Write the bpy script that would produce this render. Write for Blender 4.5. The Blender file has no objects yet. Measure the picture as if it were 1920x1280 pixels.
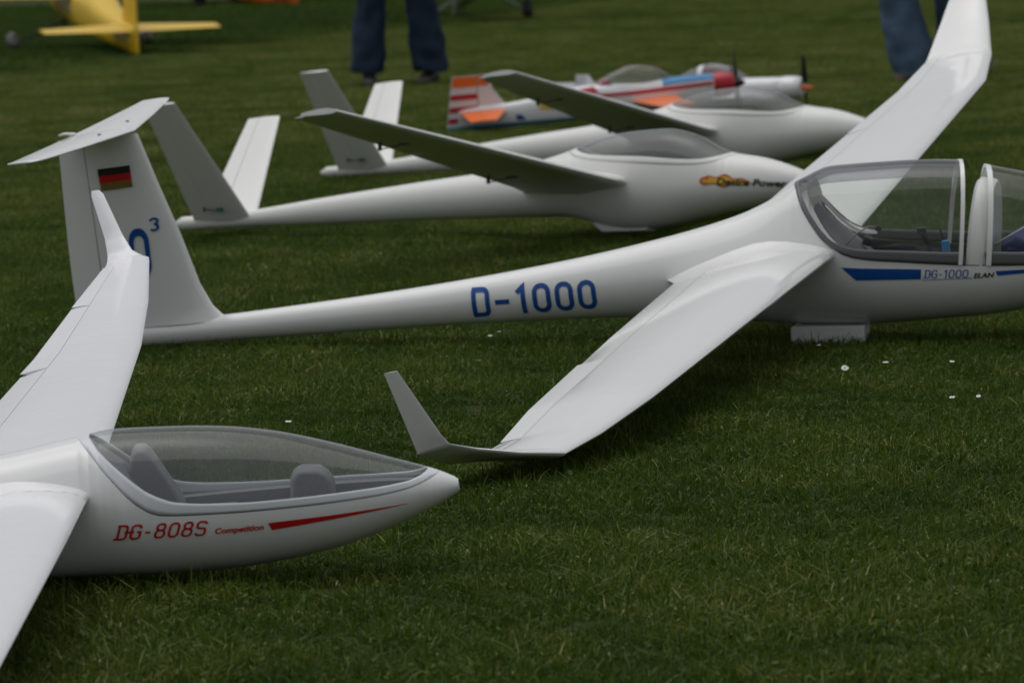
import bpy, math, random
import numpy as np
from mathutils import Vector, Matrix, Euler
from mathutils.noise import noise as pnoise

R = math.radians
random.seed(7)
rng = np.random.default_rng(11)
scene = bpy.context.scene
COL = scene.collection

# ------------------------------------------------------------------ camera
CAM_H, CAM_PITCH, CAM_ROLL = 1.1292, 0.0925, 0.0348
cam_d = bpy.data.cameras.new('camera')
cam_d.sensor_width = 22.2
cam_d.lens = 9100.0 / 1920.0 * 22.2
cam_d.clip_start = 0.1
cam_d.clip_end = 3000
cam_d.dof.use_dof = True
cam_d.dof.focus_distance = 9.4
cam_d.dof.aperture_fstop = 6.6
cam = bpy.data.objects.new('camera', cam_d)
COL.objects.link(cam)
_f = Vector((0, math.cos(CAM_PITCH), -math.sin(CAM_PITCH)))
_u = Vector((0, math.sin(CAM_PITCH), math.cos(CAM_PITCH)))
_r = Vector((1, 0, 0))
_cr, _sr = math.cos(CAM_ROLL), math.sin(CAM_ROLL)
_r2 = _r * _cr - _u * _sr
_u2 = _r * _sr + _u * _cr
M = Matrix.Identity(4)
for i in range(3):
    M[i][0], M[i][1], M[i][2] = _r2[i], _u2[i], -_f[i]
M.translation = (0, 0, CAM_H)
cam.matrix_world = M
scene.camera = cam

# ------------------------------------------------------------------ sky, sun, exposure (overcast day)
SUN_EL, SUN_AZ = R(77), R(-58)          # azimuth from +Y towards +X: high, to the left
world = bpy.data.worlds.new('World')
scene.world = world
world.use_nodes = True
wn, wl = world.node_tree.nodes, world.node_tree.links
wn.clear()
sky = wn.new('ShaderNodeTexSky')
sky.sky_type = 'NISHITA'
sky.sun_disc = False
sky.sun_elevation = SUN_EL
sky.sun_rotation = SUN_AZ
sky.air_density = 1.0
sky.dust_density = 3.0
sky.ozone_density = 1.0
hsv = wn.new('ShaderNodeHueSaturation')
hsv.inputs['Saturation'].default_value = 0.20
bg = wn.new('ShaderNodeBackground')
bg.inputs['Strength'].default_value = 0.105
wo = wn.new('ShaderNodeOutputWorld')
wl.new(sky.outputs[0], hsv.inputs['Color'])
wl.new(hsv.outputs[0], bg.inputs['Color'])
wl.new(bg.outputs[0], wo.inputs['Surface'])
sun_d = bpy.data.lights.new('sun', 'SUN')
sun_d.energy = 1.05
sun_d.angle = R(75)
sun_d.color = (1.0, 0.985, 0.965)
sun = bpy.data.objects.new('sun', sun_d)
COL.objects.link(sun)
_s = Vector((math.sin(SUN_AZ) * math.cos(SUN_EL), math.cos(SUN_AZ) * math.cos(SUN_EL), math.sin(SUN_EL)))
sun.rotation_euler = _s.to_track_quat('Z', 'Y').to_euler()
vs = scene.view_settings
vs.view_transform = 'Standard'
vs.look = 'None'
vs.gamma = 1.0
vs.use_curve_mapping = False
vs.exposure = -0.12
scene.cycles.max_bounces = 10
scene.cycles.transparent_max_bounces = 24
scene.cycles.caustics_reflective = False
scene.cycles.caustics_refractive = False
scene.cycles.use_denoising = True

# ------------------------------------------------------------------ materials
MATS = {}
def mat(name, color, rough=0.5, spec=0.5, metal=0.0, vary=0.0, vscale=6.0, bump=0.0, bscale=40.0, coat=0.0, emis=None):
    if name in MATS:
        return MATS[name]
    m = bpy.data.materials.new(name)
    m.use_nodes = True
    nt = m.node_tree
    b = nt.nodes['Principled BSDF']
    b.inputs['Base Color'].default_value = (*color, 1)
    b.inputs['Roughness'].default_value = rough
    b.inputs['Specular IOR Level'].default_value = spec
    b.inputs['Metallic'].default_value = metal
    b.inputs['Coat Weight'].default_value = coat
    b.inputs['Coat Roughness'].default_value = 0.05
    tc = nt.nodes.new('ShaderNodeTexCoord')
    if vary > 0:
        n = nt.nodes.new('ShaderNodeTexNoise')
        n.inputs['Scale'].default_value = vscale
        n.inputs['Detail'].default_value = 6
        n.inputs['Roughness'].default_value = 0.65
        nt.links.new(tc.outputs['Object'], n.inputs['Vector'])
        mx = nt.nodes.new('ShaderNodeMix')
        mx.data_type = 'RGBA'
        mx.inputs['A'].default_value = (*[c * (1 - vary) for c in color], 1)
        mx.inputs['B'].default_value = (*[min(1, c * (1 + vary * 0.6)) for c in color], 1)
        nt.links.new(n.outputs['Fac'], mx.inputs['Factor'])
        nt.links.new(mx.outputs['Result'], b.inputs['Base Color'])
        mr = nt.nodes.new('ShaderNodeMapRange')
        mr.inputs['To Min'].default_value = max(0.02, rough * 0.8)
        mr.inputs['To Max'].default_value = min(1, rough * 1.3)
        nt.links.new(n.outputs['Fac'], mr.inputs['Value'])
        nt.links.new(mr.outputs['Result'], b.inputs['Roughness'])
    if bump > 0:
        n2 = nt.nodes.new('ShaderNodeTexNoise')
        n2.inputs['Scale'].default_value = bscale
        n2.inputs['Detail'].default_value = 3
        nt.links.new(tc.outputs['Object'], n2.inputs['Vector'])
        bp = nt.nodes.new('ShaderNodeBump')
        bp.inputs['Strength'].default_value = bump
        bp.inputs['Distance'].default_value = 0.01
        nt.links.new(n2.outputs['Fac'], bp.inputs['Height'])
        nt.links.new(bp.outputs['Normal'], b.inputs['Normal'])
    MATS[name] = m
    return m

def glass(name, tint=(0.86, 0.88, 0.86), refl=1.0, ior=1.5, film=0.0):
    """thin blown perspex: see-through, Fresnel reflection, a faint grey film"""
    m = bpy.data.materials.new(name)
    m.use_nodes = True
    nt = m.node_tree
    nt.nodes.clear()
    o = nt.nodes.new('ShaderNodeOutputMaterial')
    tr = nt.nodes.new('ShaderNodeBsdfTransparent')
    tr.inputs['Color'].default_value = (*tint, 1)
    gl = nt.nodes.new('ShaderNodeBsdfGlossy')
    gl.inputs['Roughness'].default_value = 0.04
    ge = nt.nodes.new('ShaderNodeNewGeometry')
    dt = nt.nodes.new('ShaderNodeVectorMath'); dt.operation = 'DOT_PRODUCT'
    nt.links.new(ge.outputs['Incoming'], dt.inputs[0]); nt.links.new(ge.outputs['Normal'], dt.inputs[1])
    def mth(op, a_, b_=None):
        q = nt.nodes.new('ShaderNodeMath'); q.operation = op; q.use_clamp = op == 'MULTIPLY_ADD'
        nt.links.new(a_, q.inputs[1 if op == 'SUBTRACT' else 0])
        if op == 'SUBTRACT': q.inputs[0].default_value = 1.0
        elif b_ is not None: q.inputs[1].default_value = b_
        return q
    f0 = ((ior - 1) / (ior + 1)) ** 2
    pw = mth('POWER', mth('SUBTRACT', mth('ABSOLUTE', dt.outputs['Value']).outputs[0]).outputs[0], 5.0)
    ml = mth('MULTIPLY_ADD', pw.outputs[0], (1 - f0) * refl)
    ml.inputs[2].default_value = f0 * refl
    df = nt.nodes.new('ShaderNodeBsdfDiffuse')
    df.inputs['Color'].default_value = (0.6, 0.62, 0.63, 1)
    m1 = nt.nodes.new('ShaderNodeMixShader')
    m1.inputs[0].default_value = film
    nt.links.new(tr.outputs[0], m1.inputs[1])
    nt.links.new(df.outputs[0], m1.inputs[2])
    m2 = nt.nodes.new('ShaderNodeMixShader')
    nt.links.new(ml.outputs[0], m2.inputs[0])
    nt.links.new(m1.outputs[0], m2.inputs[1])
    nt.links.new(gl.outputs[0], m2.inputs[2])
    nt.links.new(m2.outputs[0], o.inputs['Surface'])
    MATS[name] = m
    return m

WHITE = mat('gelcoat_white', (0.80, 0.80, 0.79), 0.09, 0.5, vary=0.035, vscale=3.0, bump=0.04, bscale=5.0, coat=0.35)
WHITE2 = mat('gelcoat_white_dull', (0.78, 0.78, 0.755), 0.30, 0.5, vary=0.05, vscale=4.0)
WFILM = mat('film_white', (0.80, 0.80, 0.82), 0.18, 0.5, vary=0.03, vscale=5.0, bump=0.10, bscale=9.0, coat=0.35)
GREYI = mat('cockpit_grey', (0.20, 0.205, 0.215), 0.75, 0.3, vary=0.35, vscale=220.0)
GREYD = mat('cockpit_dark', (0.075, 0.078, 0.08), 0.6, 0.4, vary=0.25, vscale=60.0)
SEAL = mat('canopy_seal_dark', (0.12, 0.125, 0.13), 0.35, 0.5)
FRAMEW = mat('frame_white', (0.68, 0.71, 0.74), 0.28, 0.5, vary=0.03)
SEAMD = mat('seam_shadow_gap', (0.03, 0.03, 0.03), 0.9)
BLUE = mat('vinyl_blue', (0.008, 0.075, 0.30), 0.3, 0.4)
RED = mat('vinyl_red', (0.52, 0.010, 0.014), 0.3, 0.4)
BLACK = mat('black_plastic', (0.012, 0.012, 0.014), 0.45)
BLACKV = mat('vinyl_black', (0.012, 0.014, 0.018), 0.35)
GOLD = mat('vinyl_gold', (0.20, 0.13, 0.03), 0.4)
ORANGE = mat('film_orange', (0.86, 0.16, 0.012), 0.35, vary=0.08, vscale=12)
REDP = mat('paint_red', (0.46, 0.015, 0.03), 0.3, vary=0.08, vscale=10)
BLUEP = mat('paint_light_blue', (0.03, 0.22, 0.48), 0.35, vary=0.08, vscale=10)
DBLUE = mat('fabric_blue', (0.02, 0.035, 0.15), 0.9, vary=0.4, vscale=50, bump=0.3, bscale=60)
YELLOW = mat('film_yellow', (0.76, 0.50, 0.015), 0.35, vary=0.10, vscale=5, bump=0.1, bscale=8)
PINK = mat('vinyl_pink', (0.55, 0.12, 0.25), 0.4)
FLAMEY = mat('vinyl_flame_yellow', (0.72, 0.42, 0.02), 0.4)
FLAMEO = mat('vinyl_flame_red', (0.50, 0.08, 0.01), 0.4)
GREYM = mat('alloy_grey', (0.32, 0.33, 0.34), 0.4, metal=0.6, vary=0.1)
RUBBER = mat('tyre_rubber', (0.02, 0.02, 0.021), 0.8, vary=0.3, vscale=40)
FOAM = mat('foam_white', (0.76, 0.77, 0.76), 0.9, 0.2, vary=0.10, vscale=60, bump=0.2, bscale=160)
GREENP = mat('circuit_green', (0.02, 0.12, 0.05), 0.5)
GLASS_B = glass('perspex_foreground', (0.91, 0.93, 0.92), 1.15, 1.5, 0.085)
GLASS_A = glass('perspex_two_seater', (0.92, 0.94, 0.91), 1.1, 1.5, 0.015)
GLASS_REFL = glass('perspex_painted_reflection', (0.33, 0.34, 0.36), 1.0, 1.5, 0.10)  # dark reflection along the canopy top, put into the glass colour
GLASS_C = glass('perspex_smoke', (0.80, 0.82, 0.82), 1.3, 1.5, 0.10)
GLASS_K = glass('perspex_clear', (0.90, 0.91, 0.90), 1.3, 1.5, 0.06)

# ------------------------------------------------------------------ scene helpers
def tag(o, label=None, cat=None, group=None, kind=None):
    if label: o['label'] = label
    if cat: o['category'] = cat
    if group: o['group'] = group
    if kind: o['kind'] = kind
    return o

def empty(name, loc, rot=(0, 0, 0)):
    o = bpy.data.objects.new(name, None)
    o.location = loc
    o.rotation_euler = rot
    o.empty_display_size = 0.1
    COL.objects.link(o)
    return o

class MB:
    def __init__(self):
        self.v, self.f, self.mi = [], [], []
    def add(self, vs, fs, mi=0):
        b = len(self.v)
        self.v += [tuple(p) for p in vs]
        self.f += [tuple(b + i for i in f) for f in fs]
        self.mi += [mi] * len(fs)
        return b
    def grid(self, rows, close_u=False, mi=0, caps=False):
        """rows: list of equally long rings"""
        n = len(rows[0])
        vs = [p for r_ in rows for p in r_]
        fs = []
        for i in range(len(rows) - 1):
            for j in range(n if close_u else n - 1):
                k = (j + 1) % n
                fs.append((i * n + j, i * n + k, (i + 1) * n + k, (i + 1) * n + j))
        if caps:
            fs.append(tuple(range(n - 1, -1, -1)))
            fs.append(tuple((len(rows) - 1) * n + j for j in range(n)))
        self.add(vs, fs, mi)
    def box(self, c, s, rot=None, mi=0):
        x, y, z = [d / 2 for d in s]
        vs = [Vector((a, b, d)) for a in (-x, x) for b in (-y, y) for d in (-z, z)]
        if rot is not None:
            vs = [rot @ p for p in vs]
        vs = [p + Vector(c) for p in vs]
        self.add(vs, [(0, 1, 3, 2), (4, 6, 7, 5), (0, 4, 5, 1), (2, 3, 7, 6), (0, 2, 6, 4), (1, 5, 7, 3)], mi)
    def tube(self, pts, rad, n=8, mi=0):
        pts = [Vector(p) for p in pts]
        rad = rad if hasattr(rad, '__len__') else [rad] * len(pts)
        rows = []
        for i, p in enumerate(pts):
            t = (pts[min(i + 1, len(pts) - 1)] - pts[max(i - 1, 0)]).normalized()
            a = t.orthogonal().normalized() if i == 0 else (a - t * a.dot(t)).normalized()
            b = t.cross(a)
            rows.append([p + (a * math.cos(2 * math.pi * k / n) + b * math.sin(2 * math.pi * k / n)) * rad[i] for k in range(n)])
        self.grid(rows, True, mi, True)
    def build(self, name, mats, parent=None, smooth=True, angle=40, bevel=0.0):
        me = bpy.data.meshes.new(name)
        me.from_pydata(self.v, [], self.f)
        for m in (mats if isinstance(mats, (list, tuple)) else [mats]):
            me.materials.append(m)
        me.polygons.foreach_set('material_index', self.mi)
        import bmesh
        bm = bmesh.new()
        bm.from_mesh(me)
        bmesh.ops.remove_doubles(bm, verts=bm.verts, dist=1e-6)
        bmesh.ops.recalc_face_normals(bm, faces=bm.faces)
        bm.to_mesh(me)
        bm.free()
        if smooth:
            me.shade_smooth()
            me.set_sharp_from_angle(angle=R(angle))
        o = bpy.data.objects.new(name, me)
        COL.objects.link(o)
        if parent is not None:
            o.parent = parent
        if bevel > 0:
            bv = o.modifiers.new('bevel', 'BEVEL')
            bv.width = bevel
            bv.segments = 2
            bv.limit_method = 'ANGLE'
        return o

def pchip(xs, ys):
    xs, ys = np.array(xs, float), np.array(ys, float)
    h = np.diff(xs); d = np.diff(ys) / h
    m = np.zeros(len(xs))
    for i in range(1, len(xs) - 1):
        if d[i - 1] * d[i] > 0:
            w1, w2 = 2 * h[i] + h[i - 1], h[i] + 2 * h[i - 1]
            m[i] = (w1 + w2) / (w1 / d[i - 1] + w2 / d[i])
    m[0], m[-1] = d[0], d[-1]
    def f(x):
        x = min(max(x, xs[0]), xs[-1])
        i = int(min(max(np.searchsorted(xs, x) - 1, 0), len(xs) - 2))
        t = (x - xs[i]) / h[i]
        return ((1 + 2 * t) * (1 - t) ** 2 * ys[i] + t * (1 - t) ** 2 * h[i] * m[i]
                + t * t * (3 - 2 * t) * ys[i + 1] + t * t * (t - 1) * h[i] * m[i + 1])
    return f

class Body:
    """fuselage given by stations (x, top, bottom, centre, half width, exponent)"""
    def __init__(self, st):
        st = sorted(st)
        X = [s[0] for s in st]
        self.x0, self.x1 = X[0], X[-1]
        self.zt, self.zb, self.zc, self.w, self.n = [pchip(X, [s[k] for s in st]) for k in range(1, 6)]
    def pt(self, x, th, grow=0.0):
        zt, zb, zc, w, n = self.zt(x), self.zb(x), self.zc(x), self.w(x), self.n(x)
        c, s = math.cos(th), math.sin(th)
        a = (zt - zc) if c >= 0 else (zc - zb)
        e = 2.0 / n
        return (x, math.copysign(abs(s) ** e, s) * (w + grow), zc + math.copysign(abs(c) ** e, c) * (a + grow))
    def theta(self, x, z):
        zt, zb, zc, n = self.zt(x), self.zb(x), self.zc(x), self.n(x)
        if z >= zc:
            q = min(1, (z - zc) / max(1e-6, zt - zc)); return math.acos(q ** (n / 2))
        q = min(1, (zc - z) / max(1e-6, zc - zb)); return math.pi - math.acos(q ** (n / 2))
    def side(self, x, z):
        zt, zb, zc, w, n = self.zt(x), self.zb(x), self.zc(x), self.w(x), self.n(x)
        q = (z - zc) / (zt - zc) if z >= zc else (zc - z) / (zc - zb)
        return w * max(0.0, 1 - min(1, abs(q)) ** n) ** (1 / n)
    def xs(self, step, extra=()):
        n = max(4, int((self.x1 - self.x0) / step))
        return sorted(set([round(self.x0 + (self.x1 - self.x0) * i / n, 5) for i in range(n + 1)] + [round(e, 5) for e in extra]))
    def shell(self, mb, xs, th0, th1, n=24, grow=0.0, mi=0):
        """strip between angle functions th0(x) and th1(x), both sides"""
        for s in (-1, 1):
            rows = []
            for x in xs:
                a, b = th0(x), th1(x)
                rows.append([self.pt(x, s * (a + (b - a) * k / n), grow) for k in range(n + 1)])
            mb.grid(rows, mi=mi)

def seam_fn(body, pts):
    """pts (x,z): opening edge on the side; returns angle(x), 0 outside the opening"""
    f = pchip([p[0] for p in pts], [p[1] for p in pts])
    a, b = pts[0][0], pts[-1][0]
    def th(x):
        if x <= a or x >= b:
            return 0.0
        return body.theta(x, f(x))
    return th

# ---- aerofoil lofts
def section(LE, TE, up, tc, a=0.0, b=1.0, n=12, camber=0.025, defl=0.0, hinge=0.78):
    LE, TE, up = Vector(LE), Vector(TE), Vector(up).normalized()
    ch = TE - LE
    c = ch.length
    up = (up - ch * (up.dot(ch) / max(1e-9, c * c))).normalized()
    def yt(x): return 5 * tc * (0.2969 * math.sqrt(x) - 0.126 * x - 0.3516 * x * x + 0.2843 * x ** 3 - 0.1010 * x ** 4)
    def yc(x):
        p = 0.42
        return camber / p ** 2 * (2 * p * x - x * x) if x < p else camber / (1 - p) ** 2 * (1 - 2 * p + 2 * p * x - x * x)
    xs = [a + (b - a) * 0.5 * (1 - math.cos(math.pi * k / n)) for k in range(n + 1)]
    if a > 0: xs = [a + (b - a) * k / n for k in range(n + 1)]
    out = []
    for x in reversed(xs):
        d = defl * max(0, x - hinge)
        out.append(LE + ch * x + up * c * (yc(x) + yt(x) + 0.0008 + d))
    for x in xs[(1 if a == 0 else 0):]:
        d = defl * max(0, x - hinge)
        out.append(LE + ch * x + up * c * (yc(x) - yt(x) - 0.0008 + d))
    return out

def lerp_secs(secs, sub):
    """secs: list of (LE,TE,up,tc); linear interpolation with sub steps each"""
    out = []
    for i in range(len(secs) - 1):
        A, B = secs[i], secs[i + 1]
        for k in range(sub):
            t = k / sub
            out.append(tuple(Vector(A[j]).lerp(Vector(B[j]), t) for j in range(3)) + (A[3] + (B[3] - A[3]) * t,))
    out.append(tuple(Vector(secs[-1][j]) for j in range(3)) + (secs[-1][3],))
    return out

def clip_secs(secs, y0, y1):
    """part of the span between |y| = y0 and y1 (by LE)"""
    def at(y):
        for i in range(len(secs) - 1):
            a, b = abs(secs[i][0][1]), abs(secs[i + 1][0][1])
            if a <= y <= b and b > a:
                t = (y - a) / (b - a)
                return tuple(Vector(secs[i][j]).lerp(Vector(secs[i + 1][j]), t) for j in range(3)) + (secs[i][3] + (secs[i + 1][3] - secs[i][3]) * t,)
    mid = [s for s in secs if y0 + 1e-4 < abs(s[0][1]) < y1 - 1e-4]
    return [at(y0)] + mid + [at(y1)]

def mirror(secs):
    return [((a[0], -a[1], a[2]), (b[0], -b[1], b[2]), (u[0], -u[1], u[2]), t) for a, b, u, t in secs]

def loft(mb, secs, a=0.0, b=1.0, n=12, camber=0.025, defl=0.0, hinge=0.78, mi=0, sub=3):
    rows = [section(*s, a=a, b=b, n=n, camber=camber, defl=defl, hinge=hinge) for s in lerp_secs(secs, sub)]
    mb.grid(rows, True, mi, True)

# ---- lettering by strokes: glyphs in a 0..1 high box, polylines of (u,v)
def arc(cx, cy, rx, ry, a0, a1, n=7):
    return [(cx + rx * math.cos(R(a0 + (a1 - a0) * k / n)), cy + ry * math.sin(R(a0 + (a1 - a0) * k / n))) for k in range(n + 1)]
def rrect(x0, y0, x1, y1, r_):
    p = arc(x1 - r_, y1 - r_, r_, r_, 90, 0) + arc(x1 - r_, y0 + r_, r_, r_, 0, -90) + arc(x0 + r_, y0 + r_, r_, r_, 270, 180) + arc(x0 + r_, y1 - r_, r_, r_, 180, 90)
    return p + [p[0], p[1]]
GW = {'D': 0.62, '0': 0.62, '1': 0.40, '-': 0.60, '3': 0.6, '8': 0.62, 'S': 0.62, 'G': 0.64, 'd': 0.62, 'g': 0.64, '~': 0.46}
def glyph(c, w=0.62):
    if c == '0': return [rrect(0.07, 0.07, w - 0.07, 0.93, 0.22)]
    if c == 'D': return [[(0.07, 0.93), (0.07, 0.07)] + [(w * 0.5, 0.07)] + arc(w - 0.23, 0.23, 0.16, 0.16, -90, 0) + arc(w - 0.23, 0.77, 0.16, 0.16, 0, 90) + [(0.0, 0.93)]]
    if c == 'd': return [[(-.10, .07), (w - .23, .07)] + arc(w - .23, .23, .16, .16, -90, 0) + arc(w - .23, .77, .16, .16, 0, 90) + [(-.02, .93)], [(.10, .93), (.10, .07)], [(.42, .50), (w + .34, .50)]]
    if c == 'g': return [[(w - .07, .74)] + arc(w - .25, .76, .17, .17, 0, 90, 5) + arc(.25, .75, .18, .18, 90, 180, 5) + arc(.25, .25, .18, .18, 180, 270, 5) + arc(w - .25, .25, .18, .18, -90, 0, 5) + [(w - .07, .50), (.36, .50)]]
    if c == '~': return [[(.08, .44), (.36, .44)]]
    if c == '1': return [[(0.02, 0.74), (0.24, 0.95), (0.24, 0.0)]]
    if c == '-': return [[(0.02, 0.47), (0.52, 0.47)]]
    if c == '3': return [[(0.05, 0.93 - 0.1)] + arc(0.3, 0.72, 0.23, 0.21, 150, -90, 10), arc(0.3, 0.28, 0.23, 0.23, 90, -150, 10)]
    if c == '8': return [rrect(0.10, 0.53, w - 0.10, 0.93, 0.17), rrect(0.07, 0.07, w - 0.07, 0.53, 0.19)]
    if c == 'S': return [list(arc(w - 0.22, 0.78, 0.15, 0.15, 0, 90, 5)) + arc(0.22, 0.78, 0.15, 0.15, 90, 180, 5) + arc(0.22, 0.66, 0.15, 0.14, 180, 270, 5) + arc(w - 0.22, 0.36, 0.15, 0.16, 90, 0, 5) + arc(w - 0.22, 0.22, 0.15, 0.15, 0, -90, 5) + arc(0.22, 0.22, 0.15, 0.15, 270, 180, 5)]
    if c == 'G': return [[(w - 0.07, 0.74)] + arc(w - 0.25, 0.76, 0.17, 0.17, 0, 90, 5) + arc(0.25, 0.75, 0.18, 0.18, 90, 180, 5) + arc(0.25, 0.25, 0.18, 0.18, 180, 270, 5) + arc(w - 0.25, 0.25, 0.18, 0.18, -90, 0, 5) + arc(w - 0.25, 0.36, 0.18, 0.14, 0, 90, 4) + [(-0.30, 0.50)]]
    return []
def stroke_mesh(mb, line, sw, mapf):
    pts = [Vector((a, b)) for a, b in line]
    dense = [pts[0]]
    for p, q in zip(pts, pts[1:]):
        k = max(1, int((q - p).length / 0.12))
        dense += [p.lerp(q, (i + 1) / k) for i in range(k)]
    pts = [dense[0]] + [q for p, q in zip(dense, dense[1:]) if (q - p).length > 1e-6]
    L, Rr = [], []
    for i, p in enumerate(pts):
        d0 = (pts[i] - pts[i - 1]).normalized() if i else (pts[1] - pts[0]).normalized()
        d1 = (pts[i + 1] - pts[i]).normalized() if i < len(pts) - 1 else d0
        n0, n1 = Vector((-d0.y, d0.x)), Vector((-d1.y, d1.x))
        nn = (n0 + n1)
        nn = nn.normalized() if nn.length > 1e-3 else n0
        k = min(1.8, 1 / max(0.35, nn.dot(n0)))
        L.append(p + nn * sw / 2 * k); Rr.append(p - nn * sw / 2 * k)
    mb.grid([[mapf(*a), mapf(*b)] for a, b in zip(L, Rr)])
def stroke_text(text, mapf, sw=0.135, gap=0.14, join=False):
    mb = MB(); u = 0
    for c in text:
        for line in glyph(c, GW[c]):
            u_ = u
            stroke_mesh(mb, line, sw, lambda a, b: mapf(a + u_, b))
        u += GW[c] + gap
    return mb, u - gap
def font_text(text, mapf, bold=0.0, shear=0.0):
    cu = bpy.data.curves.new('txt', 'FONT')
    cu.body = text; cu.size = 1.0; cu.offset = bold; cu.shear = shear; cu.resolution_u = 3
    ob = bpy.data.objects.new('txt', cu)
    COL.objects.link(ob)
    me = bpy.data.meshes.new_from_object(ob.evaluated_get(bpy.context.evaluated_depsgraph_get()))
    mb = MB()
    w = max(v.co.x for v in me.vertices)
    mb.add([mapf(v.co.x / w, v.co.y) for v in me.vertices], [tuple(p.vertices) for p in me.polygons])
    bpy.data.objects.remove(ob); bpy.data.curves.remove(cu); bpy.data.meshes.remove(me)
    return mb
def on_side(body, off=0.0012, s=-1):
    return lambda x, z: (x, s * (body.side(x, z) + off), z)
def frame_map(surf, o, ux, uz):
    """(u,v) -> side point: origin o, vector per u, vector per v (both in the local x,z plane)"""
    return lambda u, v: surf(o[0] + ux[0] * u + uz[0] * v, o[1] + ux[1] * u + uz[1] * v)
def side_poly(surf, pts, n=14):
    """quad strip from a lower and an upper polyline given as pairs"""
    mb = MB(); rows = []
    for (a, b), (c, d) in zip(pts, pts[1:]):
        for k in range(n):
            t = k / n
            p = (a[0] + (c[0] - a[0]) * t, a[1] + (c[1] - a[1]) * t); q = (b[0] + (d[0] - b[0]) * t, b[1] + (d[1] - b[1]) * t)
            rows.append([surf(p[0] + (q[0] - p[0]) * j / 4, p[1] + (q[1] - p[1]) * j / 4) for j in range(5)])
    p, q = pts[-1]
    rows.append([surf(p[0] + (q[0] - p[0]) * j / 4, p[1] + (q[1] - p[1]) * j / 4) for j in range(5)])
    mb.grid(rows)
    return mb

def wing_parts(root, secs, spans, material, n=12, defls=None, camber=0.025, root_y=0.2, tip_name='winglet', tip_from=None, sub=4, hinge=0.78):
    """main wing (fixed part) with control surfaces as children; spans = list of (name,y0,y1,deflection)"""
    tip_from = tip_from or abs(secs[-1][0][1])
    mb = MB()
    loft(mb, clip_secs(secs, abs(secs[0][0][1]) + 1e-4, root_y), camber=camber, n=n, sub=6)
    main = clip_secs(secs, root_y, tip_from)
    loft(mb, main, b=hinge, camber=camber, n=n, sub=sub)
    w = mb.build('wing', material, root, angle=50)
    for nm, y0, y1, d in spans:
        m2 = MB()
        loft(m2, clip_secs(secs, y0 + 0.002, y1 - 0.002), a=hinge + 0.006, b=1.0, n=4, camber=camber, defl=d, hinge=hinge, sub=sub)
        m2.build(nm, material, w, angle=50)
    if tip_from < abs(secs[-1][0][1]) - 1e-3:
        i = [k for k, s in enumerate(secs) if abs(s[0][1]) >= tip_from - 1e-4]
        tip = [clip_secs(secs, tip_from, tip_from + 0.0005)[0]] + [secs[k] for k in i if abs(secs[k][0][1]) > tip_from + 1e-3]
        m3 = MB()
        loft(m3, tip, n=n, camber=camber, sub=5)
        m3.build(tip_name, material, w, angle=50)
    return w

def fairing(wing, body, secs, y1, material, up=.035, down=.03, camber=.025, nose=.004, n=14):
    """concave fillet from the wing section at y1 into the fuselage side"""
    sec = clip_secs(secs, y1, y1 + .0005)[0]
    ring = section(*sec, n=n, camber=camber)
    LE, TE = Vector(sec[0]), Vector(sec[1])
    sd = 1 if LE.y > 0 else -1
    m = len(ring)
    rows = []
    for i, p in enumerate(ring):
        upper = i <= n
        f = (LE.x - p.x) / (LE.x - TE.x)
        f = min(1, max(0, f)); q_ = min(1, max(0, (f - .06) / .45)); g = q_ * q_ * (3 - 2 * q_) * max(0, 1 - max(0, f - .5) / .5) ** .7
        x = p.x + nose * (1 - f) ** 3 - .02 * f ** 6
        z = p.z + (up if upper else -down) * g
        A = Vector((x, sd * (body.side(x, z) - .003), z))
        C = Vector((p.x, sd * (body.side(p.x, p.z) + .006), p.z + (.004 if upper else -.004)))
        rows.append([A * (1 - t) ** 2 + C * 2 * t * (1 - t) + p * t * t for t in np.linspace(0, 1, 9)])
    rows.append(rows[0])
    mb = MB(); mb.grid(rows)
    return mb.build('wing_fairing', material, wing, angle=60)

# ------------------------------------------------------------------ the ground
def ground():
    m = bpy.data.materials.new('soil_and_thatch')
    m.use_nodes = True
    nt = m.node_tree
    b = nt.nodes['Principled BSDF']
    b.inputs['Roughness'].default_value = 1.0
    b.inputs['Specular IOR Level'].default_value = 0.1
    tc = nt.nodes.new('ShaderNodeTexCoord')
    n = nt.nodes.new('ShaderNodeTexNoise')
    n.inputs['Scale'].default_value = 30; n.inputs['Detail'].default_value = 8
    nt.links.new(tc.outputs['Object'], n.inputs['Vector'])
    cr = nt.nodes.new('ShaderNodeValToRGB')
    cr.color_ramp.elements[0].position = 0.35; cr.color_ramp.elements[0].color = (0.020, 0.030, 0.006, 1)
    cr.color_ramp.elements[1].position = 0.7; cr.color_ramp.elements[1].color = (0.050, 0.062, 0.016, 1)
    nt.links.new(n.outputs['Fac'], cr.inputs['Fac'])
    nt.links.new(cr.outputs['Color'], b.inputs['Base Color'])
    mb = MB()
    mb.add([(-600, -200, 0), (600, -200, 0), (600, 1200, 0), (-600, 1200, 0)], [(0, 1, 2, 3)])
    tag(mb.build('ground', m, None, smooth=False), kind='structure')
ground()

def vnoise(x, y, s, seed):
    r_ = np.random.default_rng(seed).random((256, 256))
    x, y = x / s + 1000, y / s + 1000
    xi, yi = np.floor(x).astype(int), np.floor(y).astype(int)
    fx, fy = x - xi, y - yi
    fx, fy = fx * fx * (3 - 2 * fx), fy * fy * (3 - 2 * fy)
    g = lambda a, b: r_[a % 256, b % 256]
    return (g(xi, yi) * (1 - fx) + g(xi + 1, yi) * fx) * (1 - fy) + (g(xi, yi + 1) * (1 - fx) + g(xi + 1, yi + 1) * fx) * fy

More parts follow.
